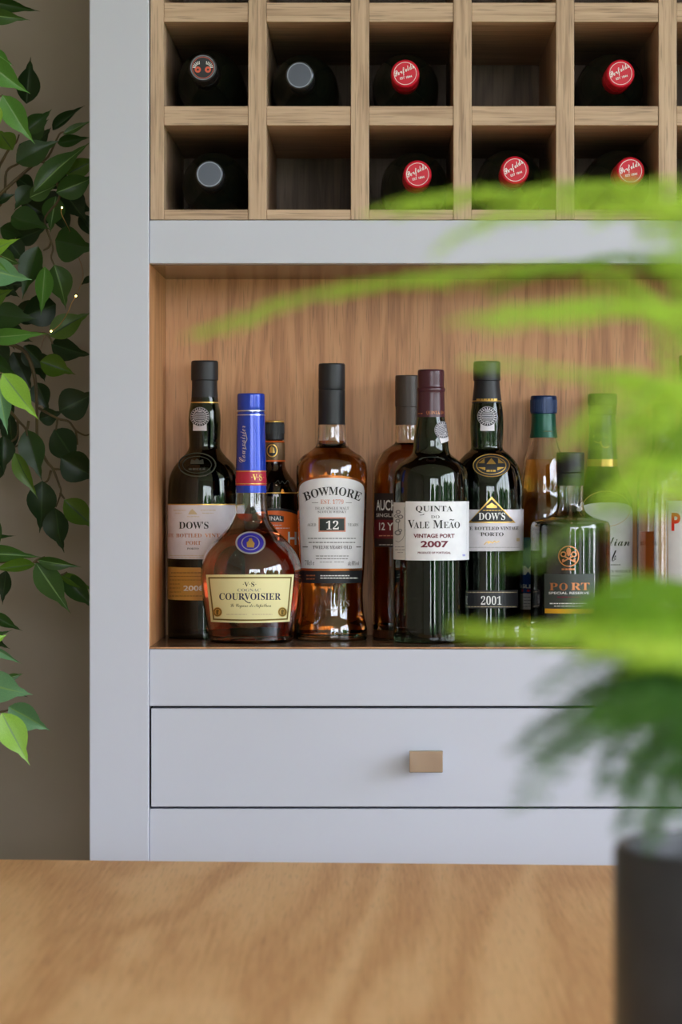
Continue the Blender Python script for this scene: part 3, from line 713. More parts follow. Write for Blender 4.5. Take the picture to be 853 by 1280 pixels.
B.text('M', 541.6, 554, 650.2, 660.3, INK, parent=lb, w=-0.004); B.text('EAO', 555, 575.2, 652.2, 660.3, INK, parent=lb, w=-0.004); B.text('~', 562.3, 568, 648.8, 650.6, INK, 'sans', parent=lb, w=0.01)
B.text('VINTAGE PORT', 517.2, 568.6, 667.2, 672.4, MAROON, 'sans', parent=lb, w=0.03); B.text('2007', 526.2, 560.8, 676, 684.4, MAROON, 'sans', parent=lb, w=0.035)
B.text('PRODUCE OF PORTUGAL', 522.5, 564, 689.6, 692.2, MAROON, 'sans', parent=lb, w=0.02)
B.bars([(494, 506, 683.6, 0.8), (494, 507, 687.2, 0.8), (497, 504, 690.6, 0.7)], INKG, parent=l2)
B.line([(505.6, 634), (506, 668), (503.5, 674), (498.5, 677.6), (494.6, 676)], 0.6, INKG, 0.0007, l2, 'crest_outline', 3)
for x, y, r in ((498, 640, 3.2), (495.5, 645, 2.6), (501, 646, 3.4), (497.5, 651, 3.2), (497.5, 666, 4.2), (500.5, 663, 2.6)):
    B.disc(x, y, r, r*0.8, INKG, 0.0007, l2, hole=0.55, name='crest_foliage', n=12, rings=1)
B.line([(498.5, 652), (498, 664)], 1.0, INKG, 0.0007, l2, 'crest_trunk', 3)
B.bars([(578.5, 582, 694, 2.4)], mat('ink_lilac', (170, 170, 220), 0.5), parent=lb, name='stamp')

# 7 --- port 2001
B = Bottle('port_bottle', 'dark port bottle with black triangular badge over grey label and black 2001 strip', 609, 0.148)
body = [(40, 804), (43.5, 801), (45.4, 794), (45.4, 700), (45.4, 622), (44.5, 604), (41, 586), (35, 576), (27, 567.5), (21.5, 563), (19.8, 558), (20.8, 535), (20.2, 516), (18.4, 503), (16, 490), (14, 470)]
B.glass(body, PORTGLASS, liquid=WINE, level=563)
B.outer([(18.6, 503), (16.0, 478), (16.8, 453)])
c = B.lathe('cap', [(18.7, 504), (18.7, 504), (16.6, 486), (15.9, 476.5), (15.9, 476.5), (17.0, 475.6), (17.0, 475.6), (16.8, 454), (15.6, 451.8), (15.6, 451.8)], BLACKCAP, label='black capsule')
B.patch('capsule_line', ('a', -95), ('a', 95), 500.4, 501.6, GOLD, 0.0006, parent=c); B.bars([(596, 622, 499.4, 2.2)], GOLD, 0.0007, c)
B.seal(609.6, 520.5, 12.4)
md = B.disc(614.5, 581.8, 23.2, 14.6, PAPERD, 0.0008, name='shoulder_medallion'); md['label'] = 'black oval medallion with gold lines'
B.relief(614.5, 581.8, 22.6, 14.0, GOLD, 0.0005, 0.0009, parent=md); B.disc(614.5, 581.8, 19, 11.4, GOLD, 0.0011, md, hole=0.93, name='inner_ring')
for q in ([(598, 579), (606, 573), (606, 579)], [(631, 579), (623, 573), (623, 579)], [(597.5, 584), (607, 584), (607, 588)], [(631.5, 584), (622, 584), (622, 588)], [(608.5, 580), (611.5, 576), (614.5, 572.5), (617.5, 576), (620.5, 580)]): B.poly(q, GOLD, 0.0011, md, 'gold_sector', 2)
B.bars([(608.5, 620.5, 588.5, 2.4)], GOLD, 0.0011, md)
lb = B.patch('front_label', ('a', -84), ('a', 88), 637, 689, PAPERC, label='pale grey-lilac front label')
tb = B.poly([(615, 620.8), (645.2, 653.6), (585.4, 653.6)], GOLD, 0.0008, None, 'triangular_badge', 8); tb['label'] = 'black triangular badge edged in gold'
B.poly([(615, 623.8), (641.6, 650.6), (639, 652), (591, 652), (588.8, 650.6)], PAPERD, 0.0011, tb, 'badge_field', 8)
B.poly([(608.6, 635), (608.6, 632.4), (611.5, 631), (615, 628.4), (618.5, 631), (621.6, 632.4), (621.6, 635)], GOLD, 0.0014, tb, 'printed_crown', 2)
B.text("DOW'S", 598.6, 632, 640.6, 650, INKW, off=0.0014, parent=tb); B.bars([(604, 628, 638, 0.8)], GOLD, 0.0014, tb)
B.text('LATE BOTTLED VINTAGE', 577.5, 648, 658.4, 662.6, INK, off=0.0008, parent=lb, w=-0.004, a=True); B.text('PORTO', 601, 629.8, 665.4, 670.2, INK, off=0.0008, parent=lb, w=-0.004)
B.line([(605.5, 681), (608, 678), (612, 676.5), (610.5, 679.5), (614, 677), (616, 679), (618.5, 676), (620, 678), (624.5, 676.5)], 0.9, GOLD, 0.0008, lb, 'signature', 2)
B.bars([(587, 650, 684.2, 0.5)], INKG, parent=lb); B.bars([(646, 650, 674.5, 4)], TAN, parent=lb)
l2 = B.patch('year_label', ('a', -42), 648.2, 738, 760.4, PAPERD, label='black year strip edged in gold')
B.bars([(584, 646, 740.4, 0.9), (584, 646, 758.4, 0.9)], TAN, 0.0008, l2); B.text('2001', 601.5, 627.2, 745, 756, INKW, off=0.0008, parent=l2, w=-0.004)

# 8 --- golden whisky with navy cap, behind
B = Bottle('whisky_bottle', 'golden whisky bottle with navy cap and green sleeve, standing behind square-shouldered port', 680, 0.190)
body = [(29, 800), (32, 797), (33, 790), (33, 700), (33, 648), (31, 632), (27.5, 618), (26.8, 600), (24, 575), (19, 558), (16, 546), (13.5, 540), (12.5, 520)]
B.glass(body, CLEAR, wall=0.0018, base=0.009, liquid=GOLDEN, level=574)
B.outer([(17.4, 547), (15.2, 520), (16, 496)])
c = B.lathe('neck_sleeve', [(17.6, 547), (17.6, 547), (15.8, 534), (15.2, 520), (15.2, 517.5), (15.2, 517.5)], GREENCAP, label='green neck sleeve')
B.patch('sleeve_line', ('a', -100), ('a', 100), 542.8, 544, GOLD, 0.0006, parent=c, ny=1); B.text('Glen', 680, 690.5, 534.6, 541, GOLD, 'script', 0.0006, c)
c = B.lathe('cap', [(15.4, 517.6), (15.4, 517.6), (16.6, 516.6), (16.6, 516.6), (16.4, 497), (15.6, 494.8), (15.6, 494.8)], NAVYCAP, label='navy screw cap'); cap_ridges(B, 500, 515, 16.5, NAVYCAP, 50, c)
lb = B.patch('front_label', ('a', -80), ('a', 80), 672, 741.8, BLUEL, label='blue front label')
B.text('M', 654.6, 666.4, 707.4, 718.6, INKW, 'sans', parent=lb, w=0.035); B.text('SINGLE MALT', ('a', -88), ('a', 26), 730.8, 735.6, INKW, 'sans', parent=lb, a=True, w=0.02); B.bars([(659, 676, 738.3, 2.6)], REDINK, parent=lb)
l2 = B.patch('lower_label', ('a', -80), ('a', 80), 742.2, 762.4, PAPERG, label='cream lower label'); B.bars([(652, 664, 746.5, 0.8), (652, 664, 750.5, 0.8), (652, 664, 754.5, 0.8), (652, 664, 758, 0.8)], INKG, parent=l2)

# 9 --- square-shouldered clear bottle of port
B = Bottle('port_bottle', 'clear square-shouldered bottle of dark port with copper lettering and short black stopper', 713.5, 0.112)
body = [(45, 806.6), (48.5, 804), (50, 797), (50, 790), (50, 700), (50, 664), (49.4, 656), (46.5, 651.5), (38, 648.5), (28, 645.5), (20, 640.5), (17, 633), (16.6, 625), (16.6, 600), (14, 598), (14, 580)]
B.glass(body, CLEAR, wall=0.0024, base=0.014, liquid=WINE, level=655)
B.outer([(17.4, 606), (17.2, 566)])
c = B.lathe('stopper', [(17.0, 607), (17.0, 607), (17.2, 592), (16.4, 591.2), (17.2, 590), (17.2, 590), (17.4, 567.5), (16.6, 565.4), (16.6, 565.4)], BLACKCAP, label='short matt black stopper')
B.patch('stopper_band', ('a', -120), ('a', 120), 584.4, 589.2, TAN, 0.0006, parent=c, ny=1)
em = B.disc(711.3, 695.3, 13.2, 13.2, COPPER, 0.0006, hole=0.90, name='printed_emblem', rings=1); em['label'] = 'copper ring emblem with crossed keys'
for sx in (-1, 1):
    B.line([(711.3-7*sx, 702), (711.3+5*sx, 695.5)], 1.7, COPPER, 0.0006, em, 'crossed_key', 4); B.disc(711.3+6.6*sx, 692.8, 4.0, 3.6, COPPER, 0.0006, em, hole=0.6, n=14, rings=1, name='key_bow')
    B.poly([(711.3-8.5*sx, 699.4), (711.3-6*sx, 698.4), (711.3-5*sx, 702), (711.3-8*sx, 703.6)], COPPER, 0.0006, em, 'key_bit', 2)
B.poly([(708.4, 688), (709, 686), (711.3, 684.4), (713.6, 686), (714.2, 688), (713.6, 693), (711.3, 695.6), (709, 693)], COPPER, 0.0006, em, 'emblem_head', 2)
B.bars([(702.5, 719, 711.6, 2.2)], COPPER, 0.0006, em)
lb = B.patch('front_label', 680.8, 743.2, 717.5, 761, GREYGR, label='dark grey-green label with copper lettering')
B.text('P', 687.2, 697.5, 728.8, 738, COPPER, off=0.0008, parent=lb); B.text('O', 699.5, 710, 728.8, 738, COPPER, off=0.0008, parent=lb); B.text('RT', 714.2, 737.4, 728.6, 737.6, COPPER, off=0.0008, parent=lb)
B.text('SPECIAL RESERVE', 686.2, 737, 739.8, 742.8, INKW, 'sans', 0.0008, lb, w=0.012); B.bars([(697, 726, 746.4, 1.7)], MAROON, 0.0008, lb)
B.bars([(687.6, 735, 754.4, 1.3), (693, 730, 757.6, 1.0)], INKW, 0.0008, lb)
B.patch('label_foot', 681.4, 743.2, 761.2, 767, AMBERB, 0.0004, parent=lb, ny=1)

# 10 --- Canadian whisky, green sleeve
B = Bottle('whisky_bottle', 'brown whisky bottle with black cap, green sleeve and tall white script label', 753.5, 0.190)
body = [(33, 800), (36.5, 797), (38, 790), (38, 700), (38, 636), (36.5, 622), (31, 610), (25, 600), (20.5, 588), (18.5, 578), (17.5, 560), (15, 540), (15, 520)]
B.glass(body, BROWNGLASS, liquid=WHISKYD, level=600)
B.outer([(18.6, 584), (17, 540), (16.2, 516)])
c = B.lathe('neck_sleeve', [(19.2, 584), (19.2, 584), (18.4, 573), (17, 545), (16.4, 519), (16.4, 519)], DKGREENCAP, label='dark green neck sleeve')
B.outer([(19.2, 584), (18.4, 573), (17, 545)])
B.patch('sleeve_band', ('a', -110), ('a', 110), 574, 583, GOLD, 0.0007, parent=c, ny=1)['label'] = 'gold foil band'
for x, y, r in ((748, 547.5, 6.2), (757.5, 553, 6.6)): B.disc(x, y, r, r*1.05, GOLD, 0.0008, c, hole=0.84, a0=40, a1=320, n=20, rings=1, name='initial')
c = B.lathe('screw_cap', [(16.6, 519), (16.6, 519), (17.6, 518), (17.2, 513.5), (17.6, 509), (17.2, 507), (18, 506), (18, 494.5), (16.8, 492.2), (16.8, 492.2)], BLACKCAP, label='black screw cap'); cap_ridges(B, 497, 505, 17.9, BLACKCAP, 50, c)
B.relief(758, 636, 30, 22, GOLD, 0.0004, name='arched_line', n=36)
lb = B.patch('front_label', ('a', -58), ('a', 72), 640, 748, PAPER, top=lambda u: 12*math.sqrt(max(0, 1-(2*u-1)**2)), nx=30, label='tall white label with black script')
B.text('Canadian', 727, 787.6, 671, 682.4, INK, 'script', parent=lb, w=0.0); B.text('Club', 741, 771, 687, 701.6, INK, 'script', parent=lb)
B.text('CANADIAN WHISKY', 742, 789.4, 712.4, 716, INKG, parent=lb); B.bars([(752, 776, 706, 1.2), (745, 778, 720, 0.7)], INKG, parent=lb)

# 11 --- amber bottle mostly behind the fern
B = Bottle('whisky_bottle', 'plain amber bottle mostly hidden by the fern, left of white red-lettered bottle', 830, 0.172)
body = [(29, 801), (32, 798), (33.5, 791), (33.5, 700), (33.5, 610), (31, 594), (24, 580), (17, 568), (14, 556), (13.5, 535), (12, 532), (12, 515)]
B.glass(body, CLEAR, base=0.01, liquid=mat('whisky_brown', (0.45, 0.17, 0.05), 0.0, trans=1.0, ior=1.35), level=664)
B.lathe('cap', [(14.2, 533), (14.2, 533), (14.2, 506), (13.2, 504.5), (13.2, 504.5)], BROWNCAP)

# 12 --- bottle with red lettering at the right edge
B = Bottle('spirit_bottle', 'large clear bottle with white label and red letter, cut by right edge of picture', 868, 0.100)
body = [(44, 807), (48, 804), (50, 797), (50, 700), (50, 600), (48, 580), (42, 566), (30, 552), (21, 540), (17.5, 526), (16.8, 500), (15.5, 480), (14.5, 470)]
B.glass(body, CLEAR, base=0.012, liquid=mat('clear_spirit', (0.95, 0.96, 0.95), 0.0, trans=1.0, ior=1.34), level=600)
B.outer([(18.4, 520), (18, 446)])
B.lathe('cap', [(18.6, 478), (18.6, 478), (18.2, 462), (18.6, 460), (18.6, 447), (17.6, 444.4), (17.6, 444.4)], CORK, label='gold-brown cap')
lb = B.patch('front_label', 833.2, ('a', 75), 626, 760, PAPER, nx=34, label='white label with red lettering')
B.line([(835, 628), (835, 758)], 0.8, GOLD, 0.0008, lb, 'label_rule', 12)
B.text('P', 839.8, 851, 641, 663.6, REDINK, 'sans', parent=lb, w=0.03)

# ------------------------------------------------------------------ wine bottles lying in the rack
WB = [(0.0, 0.030), (0.02, 0.004), (0.030, 0.0), (0.0358, 0.004), (0.0372, 0.012), (0.0372, 0.10), (0.0372, 0.185), (0.0350, 0.205), (0.0250, 0.224), (0.0165, 0.236), (0.0145, 0.250), (0.0142, 0.2745), (0.0, 0.2745)]
def wine_mesh():
    bm = bmesh.new(); add_lathe(bm, WB[:1]+[(a, b) for a, b in WB[1:-1]]+WB[-1:], 40); return bm
CAPR = 0.0154
def cap_bm():
    bm = bmesh.new(); add_lathe(bm, [(0.0146, 0.236), (CAPR-0.0001, 0.238), (CAPR, 0.268), (CAPR-0.0008, 0.2685), (CAPR-0.0008, 0.2715), (CAPR, 0.272), (CAPR, 0.2965), (CAPR-0.0006, 0.2988), (CAPR-0.002, 0.2998), (0.0, 0.2998)], 40)
    for k in range(40):
        a = 2*math.pi*k/40; add_tube(bm, [(CAPR*math.cos(a), CAPR*math.sin(a), 0.275), (CAPR*math.cos(a), CAPR*math.sin(a), 0.290)], 0.0003, n=4)
    return bm
def flat_text(t, x0, x1, y0, y1, z, m, style, parent, w=0.0, name='lettering', ang=0.0):
    V, F = text_geo(t, style, w); bm = bmesh.new(); vs = []
    for u, v in V:
        p = Vector((x0+(x1-x0)*u, y0+(y1-y0)*v, z)); p.rotate(Matrix.Rotation(ang, 3, 'Z')); vs.append(bm.verts.new(p))
    for f in F:
        try: bm.faces.new([vs[i] for i in f])
        except ValueError: pass
    return obj(name, bm, m, parent)
def ring(bm, r0, r1, z, n=36, a0=0.0, a1=2*math.pi):
    V = [[bm.verts.new((r*math.cos(a0+(a1-a0)*i/n), r*math.sin(a0+(a1-a0)*i/n), z)) for i in range(n+1)] for r in (r0, r1)]
    for i in range(n): bm.faces.new((V[0][i], V[1][i], V[1][i+1], V[0][i+1]))
    return bm
def cap_x(col): return (cells[col][0]+cells[col][1])/2
# (column, row, cap centre x, y, kind, label)
wines = [
 (0, 1, 254, 85, 'print', 'wine bottle with dark cap printed with orange fans, upper left cell of rack'),
 (1, 1, 375, 94, 'grey', 'wine bottle with plain dark grey cap above the empty lower cell'),
 (2, 1, 507, 92, 'red', 'red-capped wine bottle in the upper row, left of the empty upper cell'),
 (4, 1, 776, 92, 'red', 'red-capped wine bottle in the upper row, right of the empty upper cell'),
 (0, 0, 262, 218, 'grey', 'wine bottle with plain grey cap in the bottom left cell of rack'),
 (2, 0, 522, 218, 'red', 'red-capped wine bottle in the bottom row, leftmost of its three red caps'),
 (3, 0, 644, 213, 'red', 'red-capped wine bottle in the bottom row, directly under empty upper cell'),
 (4, 0, 788, 214, 'red', 'red-capped wine bottle in the bottom row, rightmost of its three red caps')]
ROLL = {2: 0.12, 3: 0.20, 5: 0.14, 6: 0.26, 7: 0.10}
proto = {}
for i, (c_, r_, px, py, kind, lab) in enumerate(wines):
    x0, x1 = cells[c_]; zf_ = zrow[r_][0]; mid = (x0+x1)/2
    k = (D+0.018)/FPX; capx = (px-VX)*k; capz = CZ-(py-VY)*k
    offx = capx-mid; bx = mid+max(-0.0055, min(0.0055, offx*0.4))
    yaw = math.atan2(capx-bx, 0.285); bz = zf_+0.0375+0.0004
    pitch = math.atan2(capz-bz, 0.285)
    # lift so that the tilted body still rests on the cell floor
    bz += abs(math.sin(pitch))*0.19 if pitch < 0 else 0.0005
    pitch = math.atan2(capz-bz, 0.285)
    t = thing('wine_bottle', lab, 'bottle', (bx, 0.018+0.2985, bz), (0, 0, 0), 'wine bottles lying in the rack')
    d = Vector((capx-bx, -0.285, capz-bz)).normalized()
    q = d.to_track_quat('Z', 'Y'); t.rotation_mode = 'QUATERNION'; t.rotation_quaternion = q
    if 'glass' not in proto:
        proto['glass'] = obj('glass', wine_mesh(), WINEGLASS, t)
    else:
        g = proto['glass'].copy(); link(g, t)
    if kind == 'red':
        if 'red' not in proto:
            a = obj('cap', cap_bm(), REDCAP, t)
            a['label'] = 'glossy red screw cap'
            b1 = obj('printed_ring', ring(bmesh.new(), 0.0118, 0.0123, 0.30005), INKW, a)
            b2 = flat_text('Penfolds', -0.0112, 0.0116, -0.0014, 0.0072, 0.30005, INKW, 'script', a, 0.012, ang=0.32)
            b3 = flat_text('EST 1844', -0.0066, 0.0066, -0.0056, -0.0030, 0.30005, INKW, 'sans', a, 0.02, ang=0.08)
            proto['red'] = (a, [b1, b2, b3])
        else:
            a0, kids = proto['red']; a = a0.copy(); link(a, t)
            for kd in kids: link(kd.copy(), a)
        a.rotation_euler = (0, 0, ROLL.get(i, 0))
    else:
        a = obj('cap', cap_bm(), GREYCAP if kind == 'grey' else BLACKCAP, t)
        a['label'] = 'dark grey screw cap' if kind == 'grey' else 'black screw cap printed with orange fans'
        obj('cap_rim', ring(bmesh.new(), 0.0124, 0.0136, 0.30002), CAPRIM, a)
        if kind == 'print':
            OR = mat('ink_orange', (214, 92, 66), 0.5)
            obj('printed_ring', ring(bmesh.new(), 0.0112, 0.0117, 0.30005), OR, a)
            bm = bmesh.new()
            for sx in (-1, 1):
                b_ = ring(bmesh.new(), 0.0012, 0.0034, 0.30005, 16); 
                for v in b_.verts: v.co.x += 0.0055*sx; v.co.y -= 0.0022
                me = bpy.data.meshes.new('x'); b_.to_mesh(me); b_.free(); bm.from_mesh(me)
            obj('printed_flower', bm, OR, a)
            bm = bmesh.new()
            for sx in (-1, 1):
                for q_ in range(6):
                    an = math.radians(90-sx*(4+q_*15)); p0 = Vector((0.0035*sx, -0.001, 0)); dd = Vector((math.cos(an), math.sin(an), 0)); nn = Vector((-dd.y, dd.x, 0))*0.00035
                    a1 = p0+dd*0.0045; a2 = p0+dd*0.0080; vs = [bm.verts.new(v+Vector((0, 0, 0.30005))) for v in (a1-nn, a2-nn, a2+nn, a1+nn)]; bm.faces.new(vs)
            obj('printed_rays', bm, INKW, a)
# ------------------------------------------------------------------ the table in front
TZ = CZ-0.368
table = thing('dining_table', 'light oak dining table in the foreground, out of focus', 'table', (0, 0, 0))
def tp(x, y): return (x, y)
bm = bmesh.new()
# the far edge runs very slightly away to the left
P = [(-1.05, -0.251), (1.15, -0.401), (1.05, -1.86), (-1.15, -1.71)]
vt = [bm.verts.new((x, y, TZ)) for x, y in P]; vb = [bm.verts.new((x, y, TZ-0.030)) for x, y in P]
bm.faces.new(vt[::-1]); bm.faces.new(vb)
for i in range(4): bm.faces.new((vt[i], vt[(i+1) % 4], vb[(i+1) % 4], vb[i]))
bmesh.ops.recalc_face_normals(bm, faces=bm.faces)
bmesh.ops.bevel(bm, geom=list(bm.edges), offset=0.003, segments=2, affect='EDGES')
obj('tabletop', bm, TABLE, table)
for x, y in ((-0.99, -0.32), (1.07, -0.46), (0.98, -1.78), (-1.07, -1.64)):
    obj('leg', box(x-0.035, x+0.035, y-0.035, y+0.035, 0.0, TZ-0.030, 0.004), TABLE, table)
obj('apron', box(-0.93, 1.0, -0.49, -0.465, TZ-0.12, TZ-0.030, 0.001), TABLE, table)
obj('apron', box(-0.95, 0.93, -1.66, -1.635, TZ-0.12, TZ-0.030, 0.001), TABLE, table)

# ------------------------------------------------------------------ the pot and the fern
POTM = mottled('pot_dark_glaze', (58, 58, 62), (50, 50, 54), 0.38, 40, 0.02); SOIL = mottled('potting_soil', (52, 40, 30), (30, 23, 18), 0.95, 60, 0.6)
PD = 1.45; py_ = -D+PD; pxx = (937-VX)*PD/FPX; PR = 0.0705; PZT = CZ-(1055-VY)*PD/FPX
pot = thing('plant_pot', 'dark grey cylindrical pot standing on the table at bottom right', 'pot', (pxx, py_, TZ))
ph = PZT-TZ
bm = bmesh.new(); add_lathe(bm, [(0, 0.0), (PR-0.006, 0.0), (PR-0.002, 0.002), (PR, 0.008), (PR, ph-0.004), (PR-0.001, ph-0.001), (PR-0.003, ph), (PR-0.006, ph-0.001), (PR-0.007, ph-0.005), (PR-0.008, 0.01), (0, 0.01)], 72)
obj('pot_body', bm, POTM, pot)
bm = bmesh.new(); add_lathe(bm, [(0, ph-0.020), (0.03, ph-0.018), (PR-0.0085, ph-0.022)], 48)
for v in bm.verts: v.co.z += noise.noise(v.co*80)*0.002
obj('soil', bm, SOIL, pot)
def leafmat(name, c1, c2, rough=0.45, tr=0.35, sc_=14):
    m = mottled(name, c1, c2, rough, sc_); nt = m.node_tree; b = nt.nodes['Principled BSDF']; out = nt.nodes['Material Output']
    t = add(nt, 'ShaderNodeBsdfTranslucent'); mx = add(nt, 'ShaderNodeMixShader'); mx.inputs[0].default_value = tr
    t.inputs[0].default_value = srgb(tuple(min(255, v*1.12+8) for v in c2))
    nt.links.new(b.outputs[0], mx.inputs[1]); nt.links.new(t.outputs[0], mx.inputs[2]); nt.links.new(mx.outputs[0], out.inputs['Surface'])
    return m
FERN_L = leafmat('fern_needles_lime', (192, 218, 92), (172, 204, 70), 0.5, 0.55, 30)
FERN_M = leafmat('fern_needles_green', (140, 176, 50), (118, 158, 40), 0.5, 0.45, 30)
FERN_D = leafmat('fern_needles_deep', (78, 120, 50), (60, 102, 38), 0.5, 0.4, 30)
STEMG = mat('fern_stem', (110, 150, 62), 0.5)
fern = thing('asparagus_fern', 'feathery bright green asparagus fern growing from the dark pot, blurred', 'plant', (pxx, py_, PZT-0.018), group=None)
base_c = Vector((pxx, py_, PZT-0.018))
def sp(x, y, d): return Vector(((x-VX)*d/FPX, -D+d, CZ-(y-VY)*d/FPX))-base_c
def frond(path, length_at, m, seed, tilt=0.0, stem=True, start=0.0, dens=1.0, nw=0.00075):
    """path: points in the fern's own space. A flat spray: side branchlets in the frond plane, needles on them"""
    rnd = random.Random(seed); C = catmull(path, 8)
    L = [0.0]
    for a, b in zip(C, C[1:]): L.append(L[-1]+(b-a).length)
    T = L[-1]
    def at(s_):
        s_ = max(0, min(T, s_))
        for i in range(len(L)-1):
            if L[i] <= s_ <= L[i+1]:
                f = (s_-L[i])/max(1e-9, L[i+1]-L[i]); return C[i].lerp(C[i+1], f), (C[i+1]-C[i]).normalized()
        return C[-1], (C[-1]-C[-2]).normalized()
    fr = bpy.data.objects
    bm = bmesh.new(); add_tube(bm, C, 0.0009, 0.00035, 5); f = obj('frond', bm, STEMG, fern)
    V, F = [], []
    def needle(p, d, l, w):
        n = d.cross(Vector((rnd.uniform(-1, 1), rnd.uniform(-1, 1), rnd.uniform(-1, 1))))
        if n.length < 1e-4: return
        n = n.normalized()*w*0.5; b = len(V)
        V.extend((p-n*0.5, p+d*l*0.5-n, p+d*l, p+d*l*0.5+n)); F.append((b, b+1, b+2, b+3))
    s_ = T*start; side = 1
    while s_ < T*0.995:
        u = s_/T; p, t = at(s_); sidev = t.cross(Vector((0, 0, 1)))
        if sidev.length < 1e-3: sidev = Vector((0, 1, 0))
        sidev.normalize(); upv = sidev.cross(t).normalized(); sidev = (sidev*math.cos(tilt)+upv*math.sin(tilt)).normalized()
        bl = length_at(u)*rnd.uniform(0.75, 1.1)
        d0 = (sidev*side*0.86+t*0.55+upv*rnd.uniform(-0.12, 0.16)).normalized()
        q = 0.0; k = 0
        while q < bl:
            w_ = q/bl; d = (d0+t*0.35*w_+Vector((0, 0, -0.22*w_))).normalized(); pp = p+d*q
            # tertiary twig of needles
            tl = 0.0080*(1-0.55*w_)*rnd.uniform(0.7, 1.1)
            perp = d.cross(upv).normalized()*(1 if k % 2 else -1)
            td = (perp*0.8+d*0.7+upv*rnd.uniform(-0.25, 0.3)).normalized()
            for j in range(5):
                c_ = pp+td*tl*j/5
                for sg in (-1, 1):
                    nd = (td*0.7+td.cross(upv).normalized()*sg*0.7+upv*rnd.uniform(-0.4, 0.4)).normalized(); needle(c_, nd, rnd.uniform(0.0030, 0.0048), nw)
            q += 0.0021/dens; k += 1
        needle(p, d0, bl, 0.0006)
        s_ += 0.0030/dens; side = -side
    me = bpy.data.meshes.new('needles'); me.from_pydata(V, [], F); me.materials.append(m)
    o = link(bpy.data.objects.new('needles', me), f); o['kind'] = 'stuff'
    return f
SL = lambda a, b=0.3: (lambda u: a*(math.sin(math.pi*min(1, 0.12+0.88*(1-u)))**0.8*(1-b)+b*(1-u))+0.004)
root = Vector((0, 0, 0.0))
def fr_(pts, d_, ln, m, seed, tilt=0.0, start=0.3, dens=1.0, root_off=(0, 0)):
    """pts: points from the tip back towards the pot, (x, y, distance); then down to the soil"""
    P = [sp(*p) for p in pts][::-1]
    P = [Vector((root_off[0], root_off[1], 0))]+P
    frond(P, SL(ln), m, seed, tilt, start=start, dens=dens)
fr_([(238, 417, 1.20), (300, 398, 1.21), (370, 374, 1.22), (450, 357, 1.24), (540, 346, 1.27), (650, 335, 1.31), (760, 345, 1.36), (880, 470, 1.42), (925, 760, 1.45)], 0, 0.026, FERN_L, 1, 0.05, 0.52, 0.62)
fr_([(490, 262, 1.22), (540, 248, 1.24), (600, 240, 1.26), (670, 240, 1.28), (750, 232, 1.30), (830, 240, 1.33), (905, 330, 1.38), (940, 700, 1.44)], 0, 0.042, FERN_L, 2, 0.10, 0.46, 0.66)
fr_([(575, 296, 1.10), (630, 268, 1.12), (700, 258, 1.15), (780, 256, 1.18), (860, 280, 1.25), (930, 420, 1.35), (940, 760, 1.44)], 0, 0.036, FERN_L, 3, -0.08, 0.52, 0.62)
fr_([(604, 402, 1.14), (650, 392, 1.16), (720, 384, 1.20), (800, 380, 1.24), (880, 420, 1.32), (925, 700, 1.42)], 0, 0.040, FERN_L, 4, 0.12, 0.48, 0.62)
fr_([(620, 362, 1.3), (660, 342, 1.3), (720, 330, 1.32), (810, 325, 1.35), (890, 400, 1.40), (930, 700, 1.45)], 0, 0.024, FERN_M, 5, 0.0, 0.50, 0.6)
fr_([(575, 452, 1.12), (640, 456, 1.14), (720, 466, 1.17), (800, 476, 1.22), (880, 540, 1.32), (920, 800, 1.43)], 0, 0.024, FERN_L, 6, 0.0, 0.50, 0.34)
fr_([(735, 562, 1.10), (768, 530, 1.12), (800, 500, 1.15), (840, 478, 1.20), (900, 560, 1.32), (925, 800, 1.43)], 0, 0.045, FERN_L, 7, 0.2, 0.54, 0.6)
fr_([(738, 618, 1.16), (768, 584, 1.18), (805, 548, 1.20), (850, 538, 1.26), (910, 660, 1.36), (930, 850, 1.44)], 0, 0.040, FERN_M, 8, 0.3, 0.56, 0.6)
fr_([(640, 708, 1.08), (690, 682, 1.10), (750, 650, 1.13), (815, 630, 1.18), (880, 680, 1.30), (920, 880, 1.42)], 0, 0.022, FERN_M, 9, 0.1, 0.66, 0.26)
fr_([(578, 782, 1.10), (630, 788, 1.11), (700, 787, 1.14), (770, 778, 1.19), (840, 782, 1.26), (900, 860, 1.38)], 0, 0.036, FERN_L, 10, 0.03, 0.34, 0.66)
fr_([(700, 806, 1.16), (740, 796, 1.18), (790, 774, 1.22), (850, 772, 1.30), (905, 860, 1.40)], 0, 0.040, FERN_M, 11, 0.12, 0.30, 0.7)
fr_([(762, 764, 1.15), (795, 750, 1.18), (840, 735, 1.24), (900, 760, 1.36), (925, 900, 1.44)], 0, 0.050, FERN_M, 12, 0.2, 0.36, 0.8)
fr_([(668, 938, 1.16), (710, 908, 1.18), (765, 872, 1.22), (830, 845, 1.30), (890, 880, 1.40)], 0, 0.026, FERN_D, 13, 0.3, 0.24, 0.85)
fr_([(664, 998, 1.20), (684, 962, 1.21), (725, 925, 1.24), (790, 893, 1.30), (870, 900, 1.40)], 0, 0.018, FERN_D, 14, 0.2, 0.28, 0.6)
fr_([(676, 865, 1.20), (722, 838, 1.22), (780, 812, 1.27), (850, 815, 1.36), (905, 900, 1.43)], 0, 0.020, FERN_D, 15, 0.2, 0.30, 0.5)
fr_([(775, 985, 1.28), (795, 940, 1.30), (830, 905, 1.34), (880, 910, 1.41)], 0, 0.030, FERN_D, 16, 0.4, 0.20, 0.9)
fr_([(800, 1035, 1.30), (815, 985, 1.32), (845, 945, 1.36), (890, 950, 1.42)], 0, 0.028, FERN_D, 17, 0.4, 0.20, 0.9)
fr_([(745, 905, 1.12), (790, 880, 1.16), (840, 860, 1.24), (895, 900, 1.38)], 0, 0.030, FERN_D, 18, 0.2, 0.26, 0.8)
